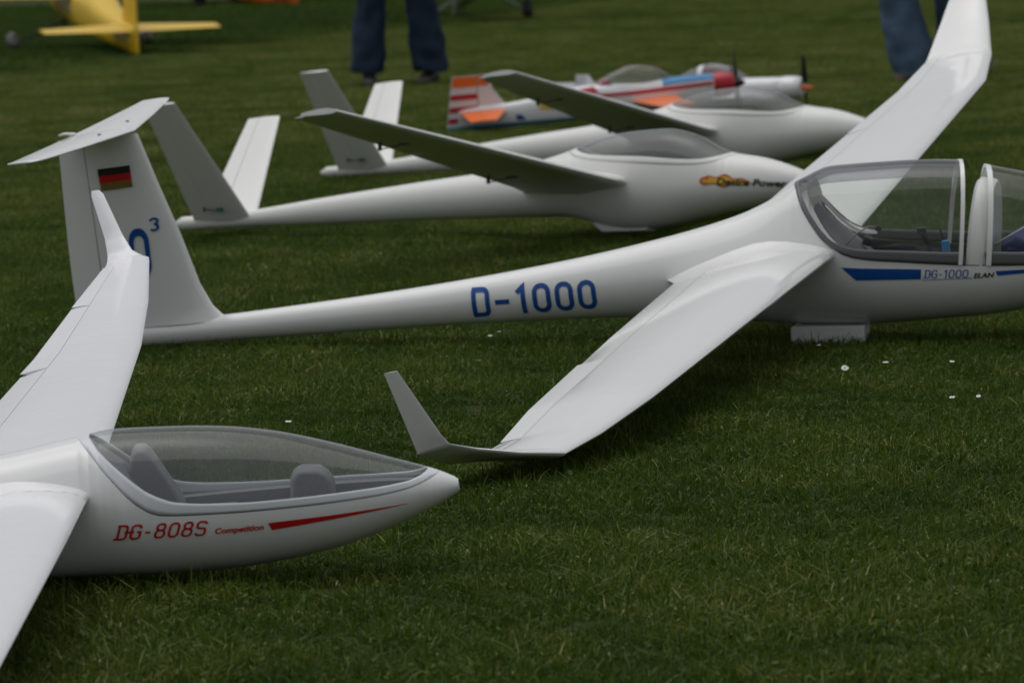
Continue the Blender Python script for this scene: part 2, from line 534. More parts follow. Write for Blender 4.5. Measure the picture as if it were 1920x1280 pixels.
def grass():
    m = bpy.data.materials.new('grass_blades')
    m.use_nodes = True
    nt = m.node_tree
    nt.nodes.clear()
    out = nt.nodes.new('ShaderNodeOutputMaterial')
    at = nt.nodes.new('ShaderNodeAttribute'); at.attribute_type = 'INSTANCER'; at.attribute_name = 'tint'
    ab = nt.nodes.new('ShaderNodeAttribute'); ab.attribute_type = 'GEOMETRY'; ab.attribute_name = 'blade'
    add = nt.nodes.new('ShaderNodeMath'); add.operation = 'ADD'
    nt.links.new(at.outputs['Fac'], add.inputs[0]); nt.links.new(ab.outputs['Fac'], add.inputs[1])
    cr = nt.nodes.new('ShaderNodeValToRGB')
    els = cr.color_ramp.elements
    els[0].position = 0.0; els[0].color = (0.024, 0.052, 0.004, 1)
    els[1].position = 1.0; els[1].color = (0.42, 0.35, 0.18, 1)
    for p, c in ((0.35, (0.048, 0.096, 0.006)), (0.62, (0.110, 0.158, 0.016)), (0.84, (0.235, 0.250, 0.065))):
        e = els.new(p); e.color = (*c, 1)
    nt.links.new(add.outputs[0], cr.inputs['Fac'])
    b = nt.nodes.new('ShaderNodeBsdfPrincipled')
    b.inputs['Roughness'].default_value = 0.55
    b.inputs['Specular IOR Level'].default_value = 0.25
    nt.links.new(cr.outputs['Color'], b.inputs['Base Color'])
    tl = nt.nodes.new('ShaderNodeBsdfTranslucent')
    nt.links.new(cr.outputs['Color'], tl.inputs['Color'])
    mx = nt.nodes.new('ShaderNodeMixShader'); mx.inputs[0].default_value = 0.4
    nt.links.new(b.outputs[0], mx.inputs[1]); nt.links.new(tl.outputs[0], mx.inputs[2])
    nt.links.new(mx.outputs[0], out.inputs['Surface'])
    # tufts: turf squares of single blades, kept out of the scene and only instanced
    tufts = bpy.data.collections.new('turf_tufts')
    cell = 0.11
    for k in range(9):
        nb = 360
        V, Fc, val = [], [], []
        for i in range(nb):
            x, y = rng.uniform(-cell * .62, cell * .62, 2)
            h = rng.gamma(6, 0.0029); a = rng.uniform(0, 2 * math.pi); lean = abs(rng.normal(0, 1.0)) * h
            lean = min(lean, h * 1.7)
            w = rng.uniform(0.0007, 0.0014); la = rng.uniform(0, 2 * math.pi)
            dx, dy = math.cos(la) * lean, math.sin(la) * lean
            wx, wy = math.cos(a) * w, math.sin(a) * w
            tone = float(np.clip(rng.normal(0.0, 0.17), -0.35, 0.5))
            if rng.random() < 0.055:
                tone = rng.uniform(0.25, 0.5); h *= 0.6; lean *= 1.2
            if rng.random() < 0.03:
                h = rng.uniform(.026, .042); lean *= 1.6; tone = min(tone, .05)
            b0 = len(V)
            for t, q in ((0, 1), (0.45, 0.95), (0.8, 0.6), (1.0, 0.0)):
                cx, cy, z = x + dx * t * t, y + dy * t * t, h * (t - 0.18 * t * t * (lean / h))
                if q > 0: V += [(cx - wx * q, cy - wy * q, z), (cx + wx * q, cy + wy * q, z)]
                else: V += [(cx, cy, z)]
            Fc += [(b0, b0 + 1, b0 + 3, b0 + 2), (b0 + 2, b0 + 3, b0 + 5, b0 + 4), (b0 + 4, b0 + 5, b0 + 6)]
            val += [tone - .10] * 2 + [tone] * 2 + [tone + .07] * 2 + [tone + .10]
        # broad clover and plantain leaves, dead brown bits
        for i in range(rng.integers(5, 26) if k % 3 else rng.integers(30, 60)):
            x, y = rng.uniform(-cell * .6, cell * .6, 2); z = rng.uniform(.004, .017)
            dead = rng.random() < .25
            L_, W_ = (rng.uniform(.004, .008), rng.uniform(.0012, .002)) if dead else (rng.uniform(.003, .006), rng.uniform(.0022, .0042))
            a = rng.uniform(0, 6.28); ti = rng.uniform(-.5, .9)
            d, e = np.array([math.cos(a), math.sin(a)]), np.array([-math.sin(a), math.cos(a)])
            b0 = len(V)
            for u_, v_ in ((-1, 0), (-.4, 1), (.5, .9), (1, 0), (.5, -.9), (-.4, -1)):
                q = np.array([x, y]) + d * u_ * L_ + e * v_ * W_
                V.append((q[0], q[1], z + u_ * L_ * ti))
            Fc.append(tuple(range(b0, b0 + 6)))
            val += [rng.uniform(.25, .5) if dead else rng.uniform(-.12, .16)] * 6
        me = bpy.data.meshes.new('turf_tuft'); me.from_pydata(V, [], Fc); me.materials.append(m)
        at_ = me.attributes.new('blade', 'FLOAT', 'POINT'); at_.data.foreach_set('value', val)
        o = bpy.data.objects.new('turf_tuft', me)
        tufts.objects.link(o)
    # turf points: the strip of field the camera can see, with a margin on both sides
    P = []
    y = 5.6
    while y < 54:
        st = cell if y < 22 else cell * 1.25
        hw = y * 0.116 + 1.0
        xs = np.arange(-hw, hw, st)
        P.append(np.stack([xs + rng.uniform(-.03, .03, len(xs)), np.full(len(xs), y) + rng.uniform(-.03, .03, len(xs))], 1))
        y += st
    P = np.concatenate(P)
    X, Y = P[:, 0], P[:, 1]
    n1, n2, n3 = vnoise(X, Y, 0.55, 1), vnoise(X, Y, 0.17, 2), vnoise(X * 0.35, Y, 1.6, 3)
    # longer, darker grass beyond a line running from left-near to right-far
    edge = 33.0 + (X + 3.2) * 3.4 + 2.5 * (vnoise(X, Y, 1.5, 9) - .5)
    rough = np.clip((Y - edge) / 2.0, 0, 1)
    scl = np.maximum(.8, 0.78 + 0.55 * n1 * n2 + 0.40 * (n2 - .3)) * (1 + 0.9 * rough * (0.4 + n1))
    tint = 0.37 + 0.20 * (n1 - .5) + 0.30 * (n2 - .5) + 0.14 * (n3 - .5) + rng.normal(0, 0.05, len(X)) - 0.24 * rough + 0.12 * np.clip((Y - 13) / 10, 0, 1) * (1 - rough)
    scl = np.where((Y > 22) & (rough < .5), scl * 0.95, scl)
    me = bpy.data.meshes.new('grass')
    me.from_pydata(np.column_stack([X, Y, np.full(len(X), 0.0)]).tolist(), [], [])
    for nm, ty, arr in (('tint', 'FLOAT', tint), ('scl', 'FLOAT', scl), ('rotz', 'FLOAT', rng.uniform(0, 6.283, len(X))), ('pick', 'INT', rng.integers(0, 9, len(X)))):
        a = me.attributes.new(nm, ty, 'POINT')
        a.data.foreach_set('value', arr.astype(np.int32 if ty == 'INT' else np.float32))
    o = bpy.data.objects.new('grass', me)
    COL.objects.link(o)
    tag(o, 'short mown grass covering the airfield', 'grass', kind='stuff')
    ng = bpy.data.node_groups.new('grass_instances', 'GeometryNodeTree')
    ng.interface.new_socket('Geometry', in_out='INPUT', socket_type='NodeSocketGeometry')
    ng.interface.new_socket('Geometry', in_out='OUTPUT', socket_type='NodeSocketGeometry')
    N, L = ng.nodes, ng.links
    gi, go = N.new('NodeGroupInput'), N.new('NodeGroupOutput')
    ci = N.new('GeometryNodeCollectionInfo')
    ci.inputs['Collection'].default_value = tufts
    ci.inputs['Separate Children'].default_value = True
    ci.inputs['Reset Children'].default_value = True
    ip = N.new('GeometryNodeInstanceOnPoints')
    ip.inputs['Pick Instance'].default_value = True
    def attr(nm, ty):
        a = N.new('GeometryNodeInputNamedAttribute'); a.data_type = ty; a.inputs['Name'].default_value = nm
        return a.outputs['Attribute']
    cx = N.new('ShaderNodeCombineXYZ')
    L.new(attr('rotz', 'FLOAT'), cx.inputs['Z'])
    L.new(gi.outputs[0], ip.inputs['Points'])
    L.new(ci.outputs[0], ip.inputs['Instance'])
    L.new(attr('pick', 'INT'), ip.inputs['Instance Index'])
    L.new(cx.outputs[0], ip.inputs['Rotation'])
    L.new(attr('scl', 'FLOAT'), ip.inputs['Scale'])
    L.new(ip.outputs[0], go.inputs[0])
    md = o.modifiers.new('turf', 'NODES')
    md.node_group = ng
grass()

# ------------------------------------------------------------------ gliders
PI = math.pi
def ring_cap(mb, ring, mi=0):
    mb.add(ring, [tuple(range(len(ring)))], mi)

def canopy_set(root, body, th_seam, th_glass, xs, frame_mat, glass_mat, strip=None, strip_mat=None, grow=0.0, gap=0.006):
    """frame ring and perspex of one canopy; the fuselage itself leaves the opening free"""
    mb = MB()
    body.shell(mb, xs, th_glass, lambda x: max(th_glass(x), th_seam(x) - gap), 4, grow)
    fr = mb.build('canopy_frame', frame_mat, root)
    sol = fr.modifiers.new('thickness', 'SOLIDIFY'); sol.thickness = 0.003; sol.offset = -1
    gx = [x for x in xs if th_glass(x) > 0]
    gx = [gx[0]] + gx[1:]
    mb = MB()
    if strip:
        body.shell(mb, gx, lambda x: min(strip, th_glass(x)), th_glass, 14, grow)
    else:
        body.shell(mb, gx, lambda x: 0.0, th_glass, 18, grow)
    g = mb.build('canopy_glass', glass_mat, root, angle=80)
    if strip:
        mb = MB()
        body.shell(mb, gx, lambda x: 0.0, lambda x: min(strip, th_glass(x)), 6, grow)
        mb.build('painted_reflection_strip', strip_mat, g, angle=80)  # top band of the canopy, its dark reflection painted as darker glass
    return fr, g

def tub(root, body, th_seam, xs, floor, mats, xsplit=None, grow=-0.006, ledge=0.0):
    mb = MB()
    n = 16
    for i in range(len(xs) - 1):
        rows = []
        for x in (xs[i], xs[i + 1]):
            a = th_seam(x)
            r_ = []
            for k in range(2 * n + 1):
                th = a + (2 * PI - 2 * a) * k / (2 * n)
                p = body.pt(x, th, grow)
                r_.append((p[0], p[1], max(p[2], floor)))
            rows.append(r_)
        mb.grid(rows, mi=0 if (xsplit is None or xs[i] >= xsplit) else 1)
    for x in (xs[0], xs[-1]):
        ring = [body.pt(x, 2 * PI * k / 40, grow - 0.001) for k in range(40)]
        ring_cap(mb, [(p[0], p[1], max(p[2], floor)) for p in ring], 0 if (xsplit is None or x >= xsplit) else 1)
    return mb.build('cockpit_tub', mats, root, angle=60)

def extrude_profile(pts, y0, y1, taper=1.0):
    """profile in (x,z) extruded along y"""
    mb = MB()
    n = len(pts)
    cx = sum(p[0] for p in pts) / n; cz = sum(p[1] for p in pts) / n
    ym = (y0 + y1) / 2
    ys = [y0, y0 + (y1 - y0) * .2, ym, y1 - (y1 - y0) * .2, y1]
    ks = [taper, (1 + taper) / 2 if taper < 1 else 1, 1, (1 + taper) / 2 if taper < 1 else 1, taper]
    mb.grid([[(cx + (p[0] - cx) * k, y, cz + (p[1] - cz) * k) for p in pts] for y, k in zip(ys, ks)], True, 0, True)
    return mb

def foreground_glider():
    root = empty('model_glider', (-.7007, 8.0141, .1065), (.0446, -.0657, -.0028))
    tag(root, 'nearest white glider with red lettering and one long canopy, nose pointing right', 'model glider')
    st = [(-1.75, .060, .022, .041, .016, 2), (-1.2, .065, .000, .032, .028, 2), (-.7, .085, -.03, .025, .048, 2), (-.4, .110, -.058, .022, .074, 2),
          (-.14, .131, -.079, .02, .095, 2.05), (-.02, .147, -.086, .015, .102, 2.1), (.04, .154, -.09, .012, .105, 2.1), (.13, .150, -.095, .01, .107, 2.1),
          (.217, .142, -.096, .008, .107, 2.1), (.304, .126, -.091, .006, .102, 2.1), (.39, .100, -.080, .004, .092, 2.1), (.476, .069, -.058, .003, .073, 2.05),
          (.562, .037, -.027, .004, .041, 2), (.588, .0255, -.0155, .004, .0265, 2), (.602, .0175, -.0085, .004, .0165, 2)]
    B = Body(st)
    sp = [(-.017, B.zt(-.017)), (-.012, .146), (.003, .131), (.034, .091), (.073, .045), (.093, .029), (.114, .020), (.157, .016), (.289, .011), (.377, .010), (.466, .011), (.52, .015), (.552, .0225), (.570, .0285), (.576, B.zt(.576))]
    gp = [(.004, B.zt(.004)), (.020, .132), (.064, .088), (.1, .058), (.142, .039), (.203, .031), (.291, .026), (.379, .025), (.467, .025), (.521, .027), (.545, .032), (.558, B.zt(.558))]
    ths, thg = seam_fn(B, sp), seam_fn(B, gp)
    ex = [p[0] for p in sp] + [p[0] for p in gp] + [-.0165, -.015, .0045, .006, .574, .572, .556, .553]
    xs = B.xs(.018, ex)
    mb = MB()
    B.shell(mb, xs, lambda x: ths(x) + (.004 if ths(x) > 0 else 0), lambda x: PI, 26)
    for x in (B.x0, B.x1):
        ring_cap(mb, [B.pt(x, 2 * PI * k / 30) for k in range(30)])
    fus = mb.build('fuselage', WHITE, root)
    cx = [x for x in xs if -.0171 <= x <= .5761]
    mb = MB()
    B.shell(mb, cx, lambda x: max(0, ths(x) - .02), lambda x: ths(x) + .02, 2, -.0015)
    mb.build('canopy_seam', SEAMD, fus)
    canopy_set(root, B, ths, thg, cx, FRAMEW, GLASS_B)
    tb = tub(root, B, ths, [x for x in cx if x > -.005 and x < .57], -.035, [GREYI])
    # rear deck, seat with head rest, instrument pod, side ledge
    mb = MB()
    mb.grid([[(x, y * w, z + .012 * (1 - abs(y))) for y in (-1, -.6, 0, .6, 1)] for x, z, w in ((.002, .135, .04), (.03, .110, .062), (.06, .080, .082), (.10, .03, .094))])
    mb.build('rear_deck', GREYI, tb)
    extrude_profile([(.045, -.035), (.058, .078), (.072, .119), (.080, .127), (.095, .126), (.103, .118), (.150, .030), (.165, -.035)], -.036, .036, .86).build('seat', GREYI, tb, bevel=.004)
    extrude_profile([(.15, -.034), (.15, .005), (.235, .003), (.24, -.034)], -.07, .07, .95).build('seat_cushion', GREYI, tb, bevel=.004)
    extrude_profile([(.322, -.034), (.328, .045), (.336, .058), (.346, .064), (.380, .060), (.394, .050), (.402, .034), (.400, -.034)], -.040, .040, .84).build('instrument_pod', GREYI, tb, bevel=.004)
    for s in (-1, 1):
        mb = MB()
        rows = []
        for x in np.linspace(.12, .55, 20):
            z = .012; y = B.side(x, z) - .006
            rows.append([(x, s * y, z + .006), (x, s * max(.002, y - .022), z + .004), (x, s * max(.001, y - .024), z - .02)])
        mb.grid(rows)
        mb.build('side_ledge', GREYI, tb)
    # nose plug
    mb = MB()
    mb.grid([[(x, math.cos(2 * PI * k / 24) * r_, .004 + math.sin(2 * PI * k / 24) * r_ * .8) for k in range(24)] for x, r_ in ((.601, .0158), (.6050, .0140), (.6060, .010), (.602, .004))], True, 0, True)
    mb.build('nose_plug', WHITE2, fus)
    surf = on_side(B)
    # lettering: joined italic capitals, small word, tapering stripe
    hgt, wid = .0255, .150
    mb, W = stroke_text('dg~808S', frame_map(surf, (0, 0), (0, 0), (0, 0)))
    fm = frame_map(surf, (.036, -.0145), (wid / W, -.0065 / W), (.010, hgt))
    mb, W = stroke_text('dg~808S', fm, sw=.135, gap=.13)
    mb.build('lettering', RED, fus, smooth=False)
    fm2 = frame_map(surf, (.2005, -.0195), (.081, -.0012), (.0016, .0135))
    font_text('Competition', fm2, .03, .12).build('lettering', RED, fus, smooth=False)
    side_poly(surf, [((.295, -.0235), (.2895, -.0105)), ((.41, -.0165), (.41, -.0100)), ((.519, -.0095), (.519, -.0088))]).build('stripe', RED, fus, smooth=False)
    # wings
    far = [((.006, .03, .062), (-.325, .03, .056), (0, 0, 1), .15), ((0, .103, .060), (-.31, .10, .055), (0, 0, 1), .135), ((-.007, .551, .071), (-.292, .551, .063), (0, 0, 1), .125),
           ((-.025, 1.533, .088), (-.235, 1.50, .082), (0, 0, 1), .12), ((-.040, 2.0, .118), (-.2, 2.004, .113), (0, 0, 1), .12), ((-.061, 2.385, .155), (-.160, 2.385, .148), (0, -.05, 1), .11),
           ((-.064, 2.43, .160), (-.157, 2.44, .154), (0, -.1, 1), .11), ((-.074, 2.440, .162), (-.157, 2.452, .156), (0, -.3, 1), .11), ((-.102, 2.468, .176), (-.157, 2.482, .166), (0, -.7, .7), .10), ((-.122, 2.505, .207), (-.162, 2.515, .200), (0, -.95, .3), .09), ((-.160, 2.578, .292), (-.187, 2.582, .290), (0, -.95, .3), .08), ((-.170, 2.586, .301), (-.186, 2.588, .300), (0, -.95, .3), .06)]
    w = wing_parts(root, far, [('flap', .2, 1.348, -.02), ('aileron', 1.348, 2.0, .10), ('aileron', 2.0, 2.385, .17)], WFILM, tip_from=2.385, hinge=.76)
    fairing(w, B, far, .135, WFILM, .012, .015)
    nearw = list(far)
    nearw[2] = ((.002, .551, .064), (-.285, .551, .056), (0, 0, 1), .125)
    nearw[3] = ((-.003, 1.533, .070), (-.225, 1.50, .062), (0, 0, 1), .12)
    nearw[4] = ((-.022, 2.0, .098), (-.195, 2.004, .092), (0, 0, 1), .12)
    w = wing_parts(root, mirror(nearw), [('flap', .2, 1.348, -.02), ('aileron', 1.348, 2.0, .05), ('aileron', 2.0, 2.385, .08)], WFILM, tip_from=2.385, hinge=.76)
    fairing(w, B, mirror(nearw), .135, WFILM, .012, .015)
    # T tail, just outside the picture
    mb = MB()
    loft(mb, [((-1.45, 0, .05), (-1.78, 0, .03), (0, 1, 0), .09), ((-1.6, 0, .42), (-1.78, 0, .42), (0, 1, 0), .09)], camber=0)
    mb.build('fin', WHITE, root)
    for s in (-1, 1):
        mb = MB()
        loft(mb, [((-1.61, 0, .425), (-1.77, 0, .425), (0, 0, 1), .09), ((-1.66, s * .40, .43), (-1.74, s * .40, .43), (0, 0, 1), .09)], camber=0)
        mb.build('tailplane', WFILM, root)
foreground_glider()

def two_seater():
    root = empty('model_glider', (.8529, 11.8082, .1725), (.0996, -.074, -.2637))
    tag(root, 'largest white glider with T-tail, blue registration on its boom and two-seat cockpit', 'model glider')
    st = [(-2.02, .012, -.012, 0, .010, 2), (-1.95, .025, -.020, .002, .020, 2), (-1.846, .033, -.026, .003, .027, 2), (-1.664, .036, -.029, .003, .032, 2), (-1.38, .047, -.034, .006, .040, 2),
          (-1.1, .063, -.039, .012, .050, 2), (-.82, .086, -.048, .018, .063, 2), (-.54, .12, -.063, .022, .083, 2), (-.29, .167, -.093, .025, .112, 2), (-.204, .197, -.104, .025, .122, 2),
          (-.118, .240, -.114, .025, .131, 2.05), (-.035, .265, -.122, .025, .138, 2.1), (.12, .262, -.128, .02, .142, 2.15), (.28, .249, -.128, .01, .142, 2.15), (.34, .232, -.126, .008, .141, 2.15),
          (.43, .206, -.118, .006, .138, 2.1), (.55, .170, -.105, .004, .127, 2.1), (.68, .115, -.085, 0, .102, 2.05), (.78, .055, -.060, -.005, .066, 2), (.84, .002, -.036, -.016, .024, 2), (.852, -.012, -.022, -.017, .006, 2)]
    B = Body(st)
    sp = [(-.131, B.zt(-.131)), (-.124, .229), (-.115, .211), (-.103, .184), (-.08, .145), (-.057, .111), (-.033, .088), (.016, .061), (.145, .039), (.267, .022), (.32, .016), (.43, .006), (.55, .000), (.68, .008), (.745, .035), (.775, B.zt(.775))]
    gp = [(-.117, B.zt(-.117)), (-.110, .226), (-.101, .207), (-.085, .177), (-.063, .142), (-.039, .112), (-.012, .093), (.03, .080), (.071, .075), (.148, .066), (.264, .053), (.345, .047), (.43, .038), (.6, .034), (.70, .050), (.745, B.zt(.745))]
    ths, thg = seam_fn(B, sp), seam_fn(B, gp)
    ex = [p[0] for p in sp] + [p[0] for p in gp] + [-.130, -.128, -.1165, -.115, .271, .287, .3365, .353, .772, .743]
    xs = B.xs(.025, ex)
    mb = MB()
    B.shell(mb, xs, lambda x: ths(x) + (.006 if ths(x) > 0 else 0), lambda x: PI, 26)
    ring_cap(mb, [B.pt(B.x0, 2 * PI * k / 30) for k in range(30)])
    ring_cap(mb, [B.pt(B.x1, 2 * PI * k / 30) for k in range(30)])
    fus = mb.build('fuselage', WHITE, root)
    # rear and front canopies with dark sills and white hoops
    for a, b, nm in ((-.1311, .2872, 'rear'), (.3364, .7751, 'front')):
        cxs = [x for x in xs if a <= x <= b]
        fr, gl = canopy_set(root, B, ths, thg, cxs, SEAL, GLASS_A, 0.52 if nm == 'rear' else None, GLASS_REFL, .003, .004)
        hx = (.269, .279) if nm == 'rear' else (.3365, .349)
        mb = MB()
        sh = .18
        sk = .26
        for s in (-1, 1):
            rows = []
            for g, dx in ((.0045, 0), (.0045, 1), (-.004, 1), (-.004, 0), (.0045, 0)):
                x = hx[dx]
                rows.append([(lambda p: (p[0] + sh * (p[2] - .03) - sk * (p[1] + .13), p[1], p[2]))(B.pt(x, s * ths(x) * k / 22, g)) for k in range(23)])
            mb.grid(rows)
        mb.build('canopy_hoop', WHITE, fr)
    # bulkhead hump between the seats
    mb = MB()
    rows = []
    for x, f, w in ((.284, .70, .6), (.286, .80, .88), (.294, .83, .95), (.326, .835, .96), (.334, .82, .92), (.336, .7, .6)):
        r_ = []
        for k in range(33):
            th = -1.75 + 3.5 * k / 32
            p = B.pt(x, th)
            z = B.zc(x) + (p[2] - B.zc(x)) * f
            r_.append((x + .17 * (z - .02), p[1] * w, z))
        rows.append(r_)
    mb.grid(rows, caps=True)
    mb.build('cockpit_bulkhead', WHITE2, fus)
    tb = tub(root, B, ths, [x for x in xs if -.095 < x < .76], -.045, [GREYD, WHITE2], xsplit=-.05)
    # white rim of the cockpit opening under the rear of the glass
    mb = MB()
    for sd in (-1, 1):
        rows = []
        for x in np.linspace(-.118, .03, 26):
            p = B.pt(x, sd * thg(x), -.004)
            k = min(1, max(0, (x + .118) / .148))
            rows.append([p, (p[0] + .016 * (1 - k), p[1] * (.80 + .19 * k), p[2] - .006), (p[0] + .018 * (1 - k), p[1] * (.79 + .19 * k), p[2] - .008 - .02 * (1 - k))])
        mb.grid(rows)
    mb.build('cockpit_rim', WHITE2, fus)
    # rear seat back leaning against the wing box
    mb = MB()
    rows = []
    for t in np.linspace(0, 1, 9):
        x, z = -.088 + .125 * t, .180 - .160 * t ** .85
        w = .030 + .075 * math.sin(min(1, t * 1.3) * PI / 2)
        rows.append([(x + .006 * (1 - c * c), c * w, z) for c in np.linspace(-1, 1, 9)])
    mb.grid(rows)
    o = mb.build('rear_seat_back', GREYI, tb); md = o.modifiers.new('t', 'SOLIDIFY'); md.thickness = .006
    extrude_profile([(.02, -.044), (.02, -.01), (.20, -.02), (.21, -.044)], -.08, .08, .95).build('rear_seat', GREYD, tb, bevel=.004)
    extrude_profile([(.37, -.04), (.36, .05), (.40, .075), (.50, .02), (.60, -.01), (.60, -.04)], -.085, .085, .9).build('front_seat', DBLUE, tb, bevel=.006)
    mb = MB(); mb.tube([(.200, -.02, -.03), (.185, -.02, .055), (.172, -.02, .088)], [.005, .006, .009]); mb.box((.170, -.02, .094), (.022, .014, .012)); mb.tube([(.21, -.02, .03), (.19, -.02, .038), (.178, -.02, .05)], .006, 6); mb.build('control_stick', BLACK, tb)
    mb = MB(); mb.tube([(.212, .01, -.03), (.214, .01, .06), (.209, .01, .09)], .003); mb.build('release_lever', BLACK, tb)
    mb = MB(); mb.tube([(.236, -.095, .02), (.238, -.095, .075)], [.010, .010], 12); mb.build('blue_cylinder', mat('sky_blue_plastic', (.05, .25, .55), .5), tb)
    mb = MB(); mb.tube([(-.02, -.05, .075), (.015, -.05, .105), (.045, -.04, .118), (.065, -.03, .112)], .0022, 6); mb.build('canopy_lanyard', GREYM, tb)
    mb = MB(); mb.tube([(.058, -.03, .108), (.066, -.03, .110), (.074, -.03, .108)], [.004, .008, .004], 10); mb.build('lanyard_knob', BLACK, tb)
    mb = MB(); mb.box((.02, .05, .07), (.02, .02, .02), Euler((.3, .5, .2)).to_matrix()); mb.build('harness_buckle', BLACK, tb)
    mb = MB(); mb.tube([(.355, -.1, .055), (.40, -.09, .075), (.46, -.07, .100), (.52, -.05, .11)], .0028, 6); mb.build('canopy_stay', GREYM, tb)
    # fin, rudder, tailplane
    finL = [(-1.615, .026), (-1.640, .040), (-1.662, .065), (-1.687, .124), (-1.718, .25), (-1.756, .377), (-1.795, .518)]
    finT = pchip([.0, .091, .195, .333, .47, .53], [-2.026, -2.026, -2.025, -2.019, -2.012, -2.009])
    hinge = -1.940
    mb, m2 = MB(), MB()
    rows, rows2 = [], []
    for i, (xl, z) in enumerate(finL):
        xt = finT(z); c = xl - xt
        tc = (.125, .118, .113, .11, .105, .1, .1)[i]
        s_ = (xl - hinge) / c
        rows.append(section((xl, 0, z), (xt, 0, z), (0, 1, 0), tc, 0, s_, 12, 0))
        rows2.append(section((xl, 0, z), (xt, 0, z), (0, 1, 0), tc, s_ + .012, 1.0, 4, 0))
    mb.grid(rows, True, 0, True)
    fin = mb.build('fin', WHITE, root, angle=60)
    m2.grid(rows2, True, 0, True)
    m2.build('rudder', WHITE, fin, angle=60)
    mb = MB(); mb.tube([(-1.97, .0, .05), (-1.985, 0, -.012)], [.012, .010], 10); mb.build('tail_skid', WHITE2, fus)
    for s in (-1, 1):
        secs = [((-1.800, 0, .526), (-1.975, 0, .526), (0, 0, 1), .095), ((-1.838, s * .27, .531), (-1.965, s * .27, .531), (0, 0, 1), .095), ((-1.868, s * .47, .536), (-1.956, s * .47, .536), (0, 0, 1), .095), ((-1.876, s * .512, .538), (-1.953, s * .512, .538), (0, 0, 1), .09), ((-1.892, s * .524, .538), (-1.950, s * .524, .538), (0, 0, 1), .06)]
        mb = MB(); loft(mb, secs, b=.70, camber=0, n=10)
        t = mb.build('tailplane', WHITE, root, angle=60)
        m2 = MB(); loft(m2, secs, a=.712, camber=0, n=4)
        m2.build('elevator', WHITE, t, angle=60)
    mb = MB(); mb.tube([(-1.96, 0, .531), (-1.99, 0, .533), (-2.005, 0, .531)], [.004, .005, .002], 8); mb.build('elevator_fairing', WHITE2, fin)
    for x, y in ((-1.86, .12), (-1.86, -.10)):
        mb = MB(); mb.tube([(x, y, .533), (x, y, .5385)], .005, 8); mb.build('screw_cap', GREYM, root)
    # decals on the fin
    def finsurf(x, z):
        f = pchip([p[1] for p in finL], [p[0] for p in finL])
        c = f(z) - finT(z); q = max(0.001, (f(z) - x) / c); tc = .108
        return (x, -(5 * tc * (0.2969 * math.sqrt(q) - 0.126 * q - 0.3516 * q * q + 0.2843 * q ** 3 - 0.1010 * q ** 4) * c + .0025), z)
    f0, f1 = (-1.911, .438), (-1.823, .441); g0, g1 = (-1.909, .382), (-1.823, .386)
    fl = []
    for k, m_ in enumerate((BLACKV, RED, GOLD)):
        a, b = k / 3, (k + 1) / 3
        L_ = lambda p, q, t: (p[0] + (q[0] - p[0]) * t, p[1] + (q[1] - p[1]) * t)
        o = side_poly(finsurf, [(L_(f0, g0, b), L_(f0, g0, a)), (L_(f1, g1, b), L_(f1, g1, a))]).build('flag_stripe', m_, fin, smooth=False)
    fm = frame_map(finsurf, (-1.8565, .150), (.087, .002), (.003, .128))
    mb, W = stroke_text('0', fm, sw=.15); mb.build('lettering', BLUE, fin, smooth=False)
    fm = frame_map(finsurf, (-1.795, .268), (.044, .002), (.002, .034))
    mb, W = stroke_text('3', fm, sw=.16); mb.build('lettering', BLUE, fin, smooth=False)
    # registration on the boom
    surf = on_side(B)
    mb, W = stroke_text('D-1000', frame_map(surf, (-.9695, -.0175), (.3225 / 4.38, -.0005), (.0005, .0725)), sw=.165, gap=.18)
    mb.build('lettering', BLUE, fus, smooth=False)
    # blue bar, outlined type designation, dark maker's word, tapering tail of the stripe
    side_poly(surf, [((-.012, .0375), (-.014, .0395)), ((.018, .0055), (.03, .034)), ((.176, -.0055), (.180, .0190))]).build('stripe', BLUE, fus, smooth=False)
    mb, W = stroke_text('dg~1000', frame_map(surf, (.184, -.0040), (.1060 / 4.58, -.0018), (.0055, .0205)), sw=.115, gap=.10)
    mb.build('lettering', BLUE, fus, smooth=False)
    side_poly(surf, [((.178, -.0085), (.178, -.0070)), ((.30, -.0145), (.30, -.0130))]).build('stripe', BLUE, fus, smooth=False)
    font_text('ELAN', frame_map(surf, (.303, -.0140), (.050, -.002), (.003, .0165)), .03, .2).build('lettering', BLACKV, fus, smooth=False)
    side_poly(surf, [((.362, -.0135), (.358, -.0015)), ((.62, -.012), (.62, -.0105))]).build('stripe', BLUE, fus, smooth=False)
    # wings
    u = (0, 0, 1)
    inner = [((-.015, .03, .063), (-.49, .03, .034), u, .165), ((-.028, .12, .069), (-.445, .12, .040), u, .15), ((-.031, .20, .073), (-.415, .20, .046), u, .135),
             ((-.020, 1.15, .112), (-.345, 1.15, .096), u, .125), ((-.008, 2.187, .154), (-.268, 2.187, .142), u, .12)]
    near = inner + [((-.040, 2.5, .152), (-.247, 2.5, .144), u, .12), ((-.066, 2.69, .156), (-.258, 2.69, .152), (0, -.1, 1), .11), ((-.125, 2.79, .184), (-.272, 2.79, .172), (0, -.35, 1), .10),
             ((-.185, 2.866, .213), (-.284, 2.866, .200), (0, -.5, .8), .10), ((-.228, 2.908, .236), (-.292, 2.911, .221), (0, -.8, .5), .09), ((-.240, 2.916, .256), (-.297, 2.916, .245), (0, -.96, .2), .09), ((-.301, 2.939, .388), (-.327, 2.943, .386), (0, -.98, .15), .08)]
